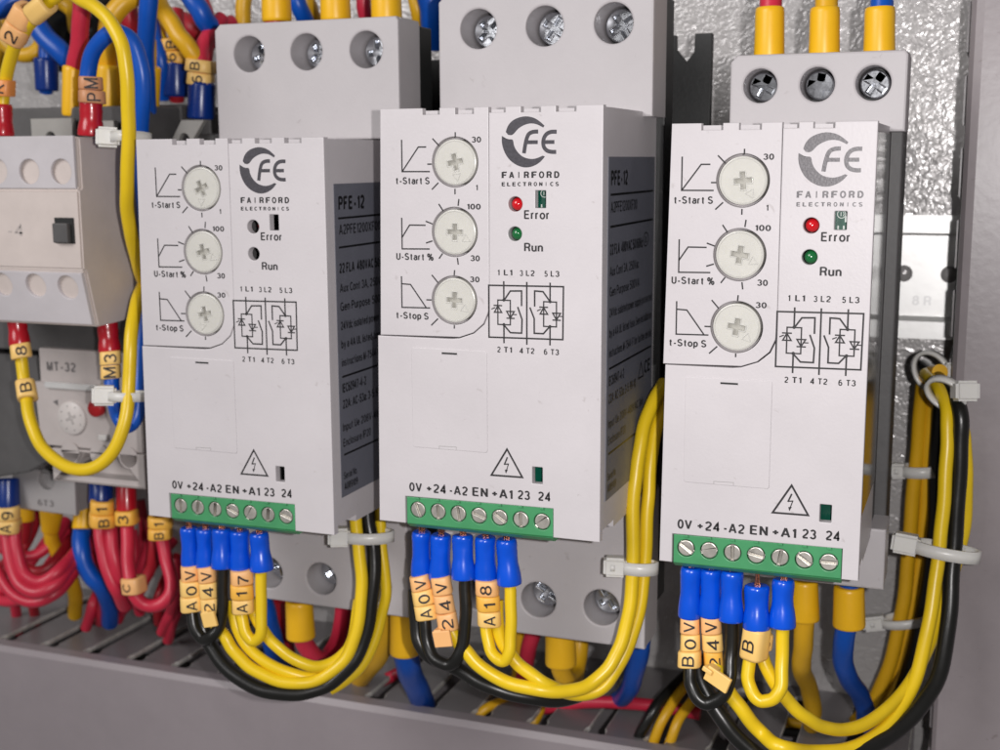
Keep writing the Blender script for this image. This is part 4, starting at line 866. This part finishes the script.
P = [at(181, 120, y_), at(204, 120, y_), at(192, 141, y_), at(171, 141, y_)]; h = at(184, 139, y_)
R_ = 1.9; arc = [(h.x+R_*math.cos(k*math.pi/10), P[2].z+R_*math.sin(k*math.pi/10)*1.2) for k in range(11)]
b.plate([[(P[0].x, P[0].z), (P[1].x, P[1].z), (P[2].x, P[2].z)]+arc+[(P[3].x, P[3].z)]], y_, 2, .2); b.build('terminal_tab', M_TAB, t, True)

# overload relay
t = thing('overload_relay', 'grey overload relay with a setting dial and red button, marked MT-32', 'relay', (-72, 80, -101))
b = MB(); YR = 45
b.box((-90, YR, -87.5), (-53, YR+40, -60.4), .5)
b.prism([(-91.5, -70.6), (-53, -70.6), (-53, -90), (-88.5, -90), (-90.5, -86)], YR-1.2, YR+3, 'y', 0, .3)
b.build('body', M_RELAY, t, True)
b = MB(); a = at(47, 370, YR); c = at(76, 370, YR); b.text('MT-32', a.x, c.x, a.z, 2.6, YR-.05, .02); b.build('type_lettering', M_GREYINK, t, True)
b = MB(); a = at(45, 384, YR-2); c = at(106, 386, YR-2); b.box((a.x, YR-2.6, a.z-1.1), (c.x, YR-1.0, a.z+.8), .35); b.box((a.x+.5, YR-2.7, a.z+.3), (c.x, YR-2.4, a.z+.7), .1); b.build('clear_hinge', mat('clear_bar', (.75, .75, .74), .18, .3), t, True)
dc = at(72, 418, YR-1.5)
b = MB(); b.lathe([(5.1, 0), (5.1, .7), (4.9, .9), (.01, .9)], (dc.x, YR-1.1, dc.z), seg=36)
for k in range(8):
    an = k*math.pi/4+.3; b.line([(dc.x+math.cos(an)*3.5, dc.z+math.sin(an)*3.5), (dc.x+math.cos(an)*4.0, dc.z+math.sin(an)*4.0)], .3, YR-2.03, 1)
b.line(cross_pts((dc.x, dc.z), 1.8, .25, .4), .15, YR-2.04, 1, closed=True)
b.build('setting_dial', [mat('relay_dial', (.60, .56, .54), .4, bump=.02), M_GREYINK], t, True)
b = MB(); bc = at(98, 408, YR-1.5); b.lathe([(2.5, 0), (2.5, 2.0), (2.2, 2.4), (.01, 2.4)], (bc.x, YR-1.0, bc.z), seg=28); b.build('reset_button', mat('button_red', (.42, .012, .016), .35), t, True)
b = MB(); lc = at(104, 437, YR-1.5); b.box((lc.x-1.4, YR-2.6, lc.z-.9), (lc.x+1.6, YR-1, lc.z+.9), .3); b.build('test_lever', mat('lever_white', (.62, .6, .58), .4), t, True)
b = MB(); ac = at(55, 403, YR-1.5); b.poly([(ac.x-1.0, ac.z+.3), (ac.x+.9, ac.z+1.1), (ac.x+.9, ac.z-.9)], YR-1.25); b.build('pointer_mark', M_GREYINK, t, True)
b = MB(); x0 = at(52, 460, YR-2).x; x1 = at(144, 460, YR-2).x; z0 = -100.6; z1 = -90.6
ho = [at(70, 452, YR-2), at(99, 454, YR-2), at(128, 457, YR-2)]
b.plate([[(x0, z1), (x1, z1+.4), (x1, z0), (x0, z0)]]+[circ(h.x, h.z-.2, 3.0, 30) for h in ho], YR-2, 2.4, .3)
b.box((x0, YR+.5, z0), (x1, YR+30, z0+1.5)); b.box((x0, YR+6, z0), (x1, YR+7, z1))
for h in ho: b.lathe([(2.95, 0), (2.95, -6)], (h.x, YR-1.5, h.z-.2), seg=26)
tb = b.build('terminal_strip', M_RELAY, t, True)
for h in ho:
    b = MB(); b.lathe([(2.2, 0), (1.9, .7), (.01, .7)], (h.x+.4, YR+3.5, h.z-.6), seg=20); b.build('screw', M_NICKEL, tb, True)

# grey terminal piece lower left and dark block beside the relay
t = thing('auxiliary_contactor', 'small grey terminal end marked 6T3 below the overload relay', 'contactor', (-105, 90, -119), 'contactors at the left')
b = MB(); YA = 60; P = [at(14, 474, YA), at(75, 486, YA), at(76, 516, YA), at(16, 508, YA), at(11, 485, YA)]; h = at(46, 482, YA)
b.plate([[(P[0].x, P[0].z+3), (P[1].x, P[1].z+3), (P[2].x, P[2].z), (P[3].x, P[3].z), (P[4].x, P[4].z)], circ(h.x, h.z+.5, 3.1, 28)], YA, 2, .3)
b.box((P[0].x, YA+2.5, P[3].z+.6), (P[1].x-.5, YA+45, P[0].z+3)); b.lathe([(3.05, 0), (3.05, -5), (.01, -5)], (h.x, YA+.6, h.z+.5), seg=26)
b.build('body', M_BASE, t, True)
b = MB(); a = at(38, 505, YA); c = at(54, 505, YA); b.text('6T3', a.x, c.x, a.z, 1.9, YA-.04, .01); b.build('terminal_lettering', M_GREYINK, t, True)
t = thing('contactor', 'dark grey block at the left edge beside the overload relay', 'contactor', (-110, 90, -105), 'contactors at the left')
b = MB(); a = at(50, 470, 50)
b.prism([(-150, -64), (a.x-2, -64), (a.x, -97), (a.x-8, -101), (-150, -112)], 50, YP-10, 'y', 0, .5); b.build('body', M_DARK, t, True)
b = MB(); b.box((-92, 84, -101), (-56, YP-8, -60)); b.box((-52, 86, -60), (-28, YP-8, -10)); b.box((at(75, 500, 80).x-1, 74, -118), (at(96, 500, 80).x, YP-8, -96), .3); b.build('rear_housing', M_DARK, t, True)

# ================================================================== LEFT WIRES
GL = 'wires around the contactor at the left'
w_ = Wire('yellow wire arching over the contactor from a nylon tie', [(60, -22, 10), (78, -2, 8), (98, 8, 6), (114, 28, 5), (124, 55, 5), (128, 90, 6), (128.5, 135, 8), (127, 180, 10), (128, 215, 14), (133, 245, 20), (141, 275, 30), (152, 295, 40)], 1.75, M_YEL, group=GL)
w_ = Wire('yellow wire hanging in a U from the 8 and B markers below the contactor', [(19, 340, 24), (20.5, 352, 23.5), (25, 385, 22), (28, 412, 18), (38, 440, 15), (56, 461, 12), (84, 470, 10), (110, 456, 11), (124, 425, 13), (129, 385, 16), (131, 340, 18), (135, 308, 24), (143, 285, 34), (152, 270, 42)], 1.75, M_YEL, group=GL)
w_.boot((16, 312, 25), (20, 346, 24), 2.8, 2.8, M_RBOOT, False, waist=.95); w_.marker((20, 344, 23.5), (22, 359, 23), [('8', M_TAGY)], 3.1, 0, hh=2.8); w_.marker((25, 382, 22), (28, 400, 20), [('B', M_TAGY)], 2.9, 0, hh=3.0)
w_ = Wire('blue wire arching from the tan M marker into the red sleeve above the contactor', [(90, 120, 24), (89, 95, 24), (88, 72, 24), (95, 47, 23), (111, 33, 22), (126, 36, 22), (138, 55, 23), (143.5, 85, 24), (141, 115, 26), (141, 145, 30), (144, 200, 36), (147, 260, 42)], 2.15, M_BLU, group=GL)
w_.boot((91, 100, 22), (91, 136, 22), 3.0, 3.3, M_RBOOT, False, waist=.95); w_.marker((91, 77, 22), (92, 104, 22), [('M', M_TAGB), ('P', M_TAGB, 1.06)], 3.3, 0, hh=3.4)
w_ = Wire('blue wire hanging from the M marker beneath the contactor', [(109.5, 345, 30), (110.5, 358, 29.5), (111.5, 376, 29), (113, 398, 27), (121, 420, 20), (131, 425, 22), (138, 405, 24), (141, 360, 28), (145, 300, 36), (148, 250, 42)], 2.1, M_BLU, group=GL)
w_.boot((107, 321, 31), (110, 353, 30), 3.0, 2.9, M_RBOOT, False, waist=.95); w_.marker((110, 351, 29.7), (111.5, 379, 29), [('3', M_TAGY), ('M', M_TAGY, .96)], 3.1, 0, hh=3.2)
tie('cable tie head above the cream contactor joining yellow and blue wires', at(131, 138, 14), V(0, .1, 1), 4.2, 5.0, 205, (5.6, 4.8, 4.8), 2.6)
tie('cable tie joining blue and yellow wires right of the overload relay', at(129, 396, 18), V(0, .1, 1), 4.6, 4.0, 200, (6.0, 4.8, 5.0), 2.4)
w_ = Wire('yellow wire with an orange K marker rising at the far left', [(2, 135, 24), (3, 110, 24), (4, 88, 24), (10, 60, 22), (19, 38, 20), (34, 18, 18), (52, 0, 18), (70, -14, 18)], 1.75, M_YEL, group=GL)
w_.boot((2, 104, 24), (3, 136, 24), 2.8, 2.9, M_RBOOT, False, waist=.95); w_.marker((5, 80, 23), (4, 97, 23), [('K', mat('orange_tag', (.8, .3, .08), .42))], 2.9, -.5, hh=2.8)
w_.marker((28, 8, 18), (12, 40, 20), [('', M_TAGO), ('2', M_TAGO, 1.06)], 3.6, -.2, hh=3.2)
w_.marker((48, 2, 16), (32, 15, 17), [('', M_TAGY)], 3.2, 0)
Wire('red wire dropping into a yellow sleeve left of the blue arch', [(84, -20, 46), (82, 10, 46), (79, 40, 48), (75, 66, 50), (74, 90, 52)], 2.5, M_RED, group=GL).boot((73, 66, 50), (71, 116, 50), 3.0, 2.6, M_YBOOT, False, waist=1.0)
Wire('thick yellow wire dropping into a yellow sleeve inside the blue arch', [(148, -14, 56), (128, 0, 54), (114, 14, 52), (108, 36, 52), (107, 66, 54), (108, 90, 56)], 3.0, M_YELO, group=GL).boot((109, 65, 52), (107, 114, 52), 3.9, 3.7, M_YBOOT, False, waist=1.0)
Wire('short yellow sleeve half hidden right of the blue arch', [(150, 40, 60), (151, 70, 60), (150, 100, 60)], 1.8, M_YELO, group=GL).boot((151, 67, 58), (150, 108, 60), 3.0, 2.6, M_YBOOT, False, waist=1.0)
Wire('blue wire running straight up beside the blue arch', [(150, -14, 40), (147, 20, 42), (146, 60, 46), (147, 100, 52), (149, 140, 60)], 2.5, M_BLU, group=GL)
Wire('orange yellow wire crossing diagonally above the blue sleeves', [(150, -16, 66), (160, 5, 64), (174, 28, 62), (186, 44, 62), (196, 58, 64), (206, 74, 70)], 2.7, M_YELO, group=GL)
w_ = Wire('dark blue sleeve with two amber rings, left of the pair beside the left starter', [(176, 10, 84), (176, 40, 82), (176, 80, 82), (177, 100, 84)], 2.4, M_DRED, group=GL); w_.boot((176, 62, 82), (177, 97, 82), 4.3, 4.0, M_NAVY, False, waist=.97); w_.marker((174, 39, 82), (176, 65, 82), [('B', M_TAGD), ('6', M_TAGD)], 4.4, -.25, hh=3.0)
w_ = Wire('dark blue sleeve with B and 6 rings under a red wire, touching the starter shroud', [(222, 18, 74), (212, 30, 70), (203, 46, 66), (200, 64, 64), (201, 100, 64)], 2.2, M_RED, group=GL); w_.boot((202, 82, 64), (201, 119, 64), 4.0, 4.0, M_NAVY, False, waist=.97); w_.marker((202, 60, 64), (200, 86, 64), [('B', M_TAGY), ('6', M_TAGY)], 4.2, -.3, hh=3.0)
Wire('second red wire twisting into the amber ringed sleeve beside the left starter', [(232, 22, 80), (218, 32, 74), (208, 46, 69), (204, 66, 67)], 2.2, M_RED, group=GL)
Wire('blue wire slanting down behind the left starter shroud', [(186, -12, 66), (196, 6, 66), (206, 20, 68), (218, 34, 74)], 3.0, M_BLU, group=GL)
Wire('dark blue power wire behind the shoulder of the left starter', [(428, -14, 92), (434, 20, 94), (438, 45, 98)], 4.0, M_BLU, group=GL)
Wire('amber wire in the gap right of the left starter shroud', [(412, -14, 100), (417, 10, 100), (420, 30, 104)], 2.2, M_YELO, group=GL)
Wire('thin yellow wire rising behind the left starter shroud', [(245, -20, 90), (244, 5, 90), (243, 24, 90)], 2.4, M_YELO, group=GL)
Wire('blue wire slanting behind the sleeves above the left starter', [(290, -14, 86), (298, 4, 86), (306, 22, 90)], 2.6, M_BLU, group=GL)
Wire('amber wire slanting behind the sleeves above the left starter', [(300, -14, 90), (306, 2, 90), (314, 20, 94)], 2.6, M_YELO, group=GL)
Wire('red wire behind the sleeves above the left starter', [(362, -14, 90), (364, 4, 90), (366, 20, 92)], 2.2, M_RED, group=GL)
Wire('thick blue wire sloping down at the top left corner', [(12, -12, 72), (34, 22, 70), (52, 44, 70), (72, 60, 72), (90, 66, 78)], 3.3, M_BLU, group=GL)
Wire('dark blue wire at the very top left corner', [(-14, 10, 60), (6, 4, 62), (28, -8, 66)], 3.6, M_BLU, group=GL)
Wire('upright navy sleeve standing on the dark contactor housing at left', [(46, 44, 76), (46, 70, 76), (46, 92, 78)], 2.2, M_BLU, group=GL).boot((46, 58, 76), (47, 91, 76), 3.9, 3.5, M_NAVY, False, waist=.97)
Wire('amber wire curling behind the 2 marker at left', [(-8, 20, 84), (4, 42, 84), (18, 54, 84), (36, 52, 86), (48, 30, 90)], 2.5, M_YELO, group=GL)
Wire('amber wire crossing above the dark knot of wires', [(46, -4, 80), (60, 2, 78), (72, 10, 78), (76, 30, 84)], 2.4, M_YELO, group=GL)
for k, P in enumerate(([(50, 60, 92), (54, 30, 88), (64, 12, 86), (78, 8, 88), (84, 20, 94)], [(60, 64, 98), (62, 40, 94), (70, 26, 92), (80, 30, 96)], [(98, 60, 90), (94, 30, 88), (98, 10, 90), (112, 0, 94)])):
    Wire(['outer black cable curling behind the red wire at top left', 'inner black cable curling behind the red wire at top left', 'glossy black cable inside the blue arch'][k], P, 4.6 if k < 2 else 3.4, M_BLK, group=GL)
for lb, P, r_, mt in (('dark red wire behind the blue arch, left', [(126, -6, 88), (128, 12, 86), (136, 30, 88), (142, 46, 92)], 3.2, M_DRED), ('dark red wire falling behind the amber diagonal wire', [(150, 36, 90), (156, 60, 88), (164, 74, 92), (172, 80, 98)], 3.4, M_DRED),
                      ('dark red wire running behind the two ringed sleeves', [(184, 22, 96), (196, 30, 94), (210, 34, 96), (226, 30, 100)], 3.4, M_DRED), ('pale red wire in the back behind the diagonal wire', [(196, -10, 100), (204, 14, 100), (212, 40, 104)], 3.0, M_RED),
                      ('blue wire in the shade right of the blue arch', [(152, 22, 80), (157, 44, 78), (162, 66, 78), (163, 98, 82)], 2.2, M_BLU), ('pale yellow wire between the blue arch and the ringed sleeves', [(155, 18, 84), (160, 34, 82), (164, 48, 82)], 1.8, M_YEL),
                      ('amber wire passing under the first ringed sleeve', [(6, 12, 92), (2, 40, 92), (-4, 70, 94)], 2.6, M_YELO)):
    Wire(lb, P, r_, mt, group=GL)

# --- lower left
GR = 'wires crowding under the contactors at the lower left'
w_ = Wire('left wire of the red pair under the 9 A marker', [(7, 500, 58), (6, 530, 56), (9, 555, 54), (18, 582, 52), (36, 592, 52), (56, 584, 56), (74, 562, 64), (92, 540, 74), (104, 528, 84)], 2.1, M_RED, group=GR)
w_.boot((8, 478, 58), (8, 509, 56), 3.5, 3.7, M_NAVY, False, waist=.97); w_.marker((8, 506, 55), (9, 532, 55), [('9', M_TAGY), ('A', M_TAGY, 1.03)], 3.8, -.2, hh=3.4)
Wire('right wire of the red pair under the 9 A marker', [(15, 525, 56), (16, 548, 54), (24, 572, 53), (40, 582, 54), (60, 570, 58), (78, 550, 68), (96, 532, 78)], 2.1, M_RED, group=GR)
w_ = Wire('left wire of the red pair under the B 1 marker', [(100, 500, 60), (100, 528, 58), (103, 552, 56), (109, 575, 55), (118, 592, 56), (124, 606, 62)], 2.1, M_RED, group=GR)
w_.boot((101, 480, 60), (101, 503, 58), 3.7, 3.7, M_NAVY, False, waist=.97); w_.marker((102, 500, 56), (102, 526, 56), [('1', M_TAGD), ('B', M_TAGD, 1.02)], 4.0, 0, hh=3.2)
Wire('right wire of the red pair under the B 1 marker', [(110, 510, 60), (111, 530, 58), (113, 552, 56), (119, 574, 56), (128, 592, 60)], 2.1, M_RED, group=GR)
w_ = Wire('red wire hanging from the 3 marker into a small amber ring', [(127, 490, 60), (127, 520, 58), (128, 550, 54), (130, 580, 50), (136, 598, 50), (152, 606, 52), (166, 600, 54), (172, 585, 56), (168, 565, 58), (162, 540, 60), (160, 515, 62)], 2.1, M_RED, group=GR)
w_.boot((126, 482, 60), (127, 512, 58), 3.1, 3.2, M_RBOOT, False, waist=.97); w_.marker((127, 510, 57), (128, 524, 57), [('3', M_TAGD)], 3.6, -.3, hh=3.2); w_.marker((133, 577, 50), (135, 593, 50), [('C', M_TAGO)], 3.7, -.6, hh=2.8)
w_.marker((160, 516, 56), (161, 538, 56), [('1', M_TAGD), ('B', M_TAGD)], 3.9, -.3, hh=2.8)
Wire('dark blue wire snaking down from an amber sleeve into the duct', [(84, 500, 74), (82, 530, 70), (82, 552, 66), (88, 572, 66), (100, 585, 68), (108, 600, 74), (110, 622, 84)], 2.9, M_BLU, group=GR).boot((84, 508, 70), (83, 529, 68), 3.2, 3.4, M_YBOOT, False, waist=1.0)
Wire('amber wire dropping from a yellow sleeve under the 6T3 piece', [(52, 505, 78), (51, 535, 78), (58, 556, 80), (70, 576, 82), (75, 592, 86), (75, 615, 92)], 2.5, M_YELO, group=GR).boot((52, 508, 76), (50, 532, 76), 4.2, 2.8, M_YBOOT, False, waist=1.0)
Wire('small amber sleeve beside the 9 A marker', [(24, 500, 84), (26, 518, 84), (24, 540, 86)], 2.4, M_DRED, group=GR).boot((25, 505, 82), (25, 520, 82), 3.2, 3.2, M_YBOOT, False, waist=1.0)
REDS = [
 [(40, 510, 90), (28, 540, 88), (12, 566, 84), (-6, 580, 84)], [(60, 520, 92), (44, 545, 86), (26, 570, 78), (4, 596, 74), (-14, 598, 76)], [(78, 520, 94), (62, 545, 84), (44, 572, 74), (20, 592, 66), (-10, 584, 64)],
 [(92, 524, 96), (70, 548, 84), (46, 578, 70), (24, 598, 62), (0, 600, 62), (-16, 588, 64)], [(30, 520, 98), (18, 550, 96), (2, 566, 96)], [(132, 530, 96), (134, 556, 94), (128, 582, 92), (122, 612, 98)],
 [(150, 540, 98), (142, 566, 92), (130, 590, 86), (118, 620, 92)], [(174, 540, 96), (160, 556, 90), (146, 576, 84), (136, 598, 82), (120, 612, 86)], [(178, 556, 94), (166, 580, 86), (158, 600, 82), (159, 622, 90)],
 [(176, 560, 84), (176, 590, 80), (170, 614, 78), (162, 632, 84)], [(182, 570, 90), (180, 600, 84), (174, 618, 80), (168, 640, 88)], [(12, 590, 88), (16, 610, 92), (18, 632, 100)], [(34, 590, 92), (34, 606, 94), (36, 622, 100)],
 [(98, 592, 84), (92, 608, 80), (86, 628, 82)], [(140, 500, 100), (144, 530, 100), (140, 560, 102)], [(96, 540, 98), (94, 566, 96), (100, 592, 98), (96, 616, 104)]]
REDS += [[(2, 536, 70), (16, 560, 66), (38, 572, 66), (58, 558, 72), (72, 538, 84)], [(-8, 560, 60), (10, 592, 58), (34, 602, 58), (58, 592, 62), (80, 566, 74), (98, 546, 88)], [(66, 520, 88), (54, 540, 80), (34, 556, 74), (10, 552, 70), (-12, 540, 68)], [(120, 520, 90), (121, 548, 86), (126, 574, 80), (134, 594, 76), (140, 612, 82)], [(150, 520, 90), (154, 548, 86), (150, 570, 80), (140, 586, 76), (126, 600, 76)], [(90, 556, 76), (98, 576, 74), (104, 600, 76), (100, 622, 86)]]
NM = ['behind the 9 A pair, highest loop', 'second loop behind the 9 A pair', 'third loop behind the 9 A pair', 'lowest loop sweeping left out of frame', 'short end in the shade at the far left', 'behind the 3 marker, rightmost upright', 'crossing behind the small C ring', 'slanting from the left starter towards the C ring', 'entering the duct below the C ring loop', 'nearest the A 0 V marker, entering the duct', 'second nearest the A 0 V marker, entering the duct', 'short end dropping into the duct at far left', 'short end dropping into the duct left of the amber wire', 'entering the duct left of the blue snake', 'straight and shaded above the C ring', 'behind the blue snake', 'shallow inner loop just under the 9 A marker', 'deep loop swinging lowest under the 9 A pair', 'running leftwards high behind the 9 A marker', 'between the B 1 pair and the 3 wire', 'curving left behind the long red wire of the C ring', 'emerging under the bend of the blue snake']
for k, P in enumerate(REDS):
    Wire('red wire '+NM[k], P, 1.85, M_RED if k % 4 else M_DRED, group=GR)
print('objects', len(bpy.data.objects))
for o in bpy.data.objects:
    if '_o' in o: del o['_o']
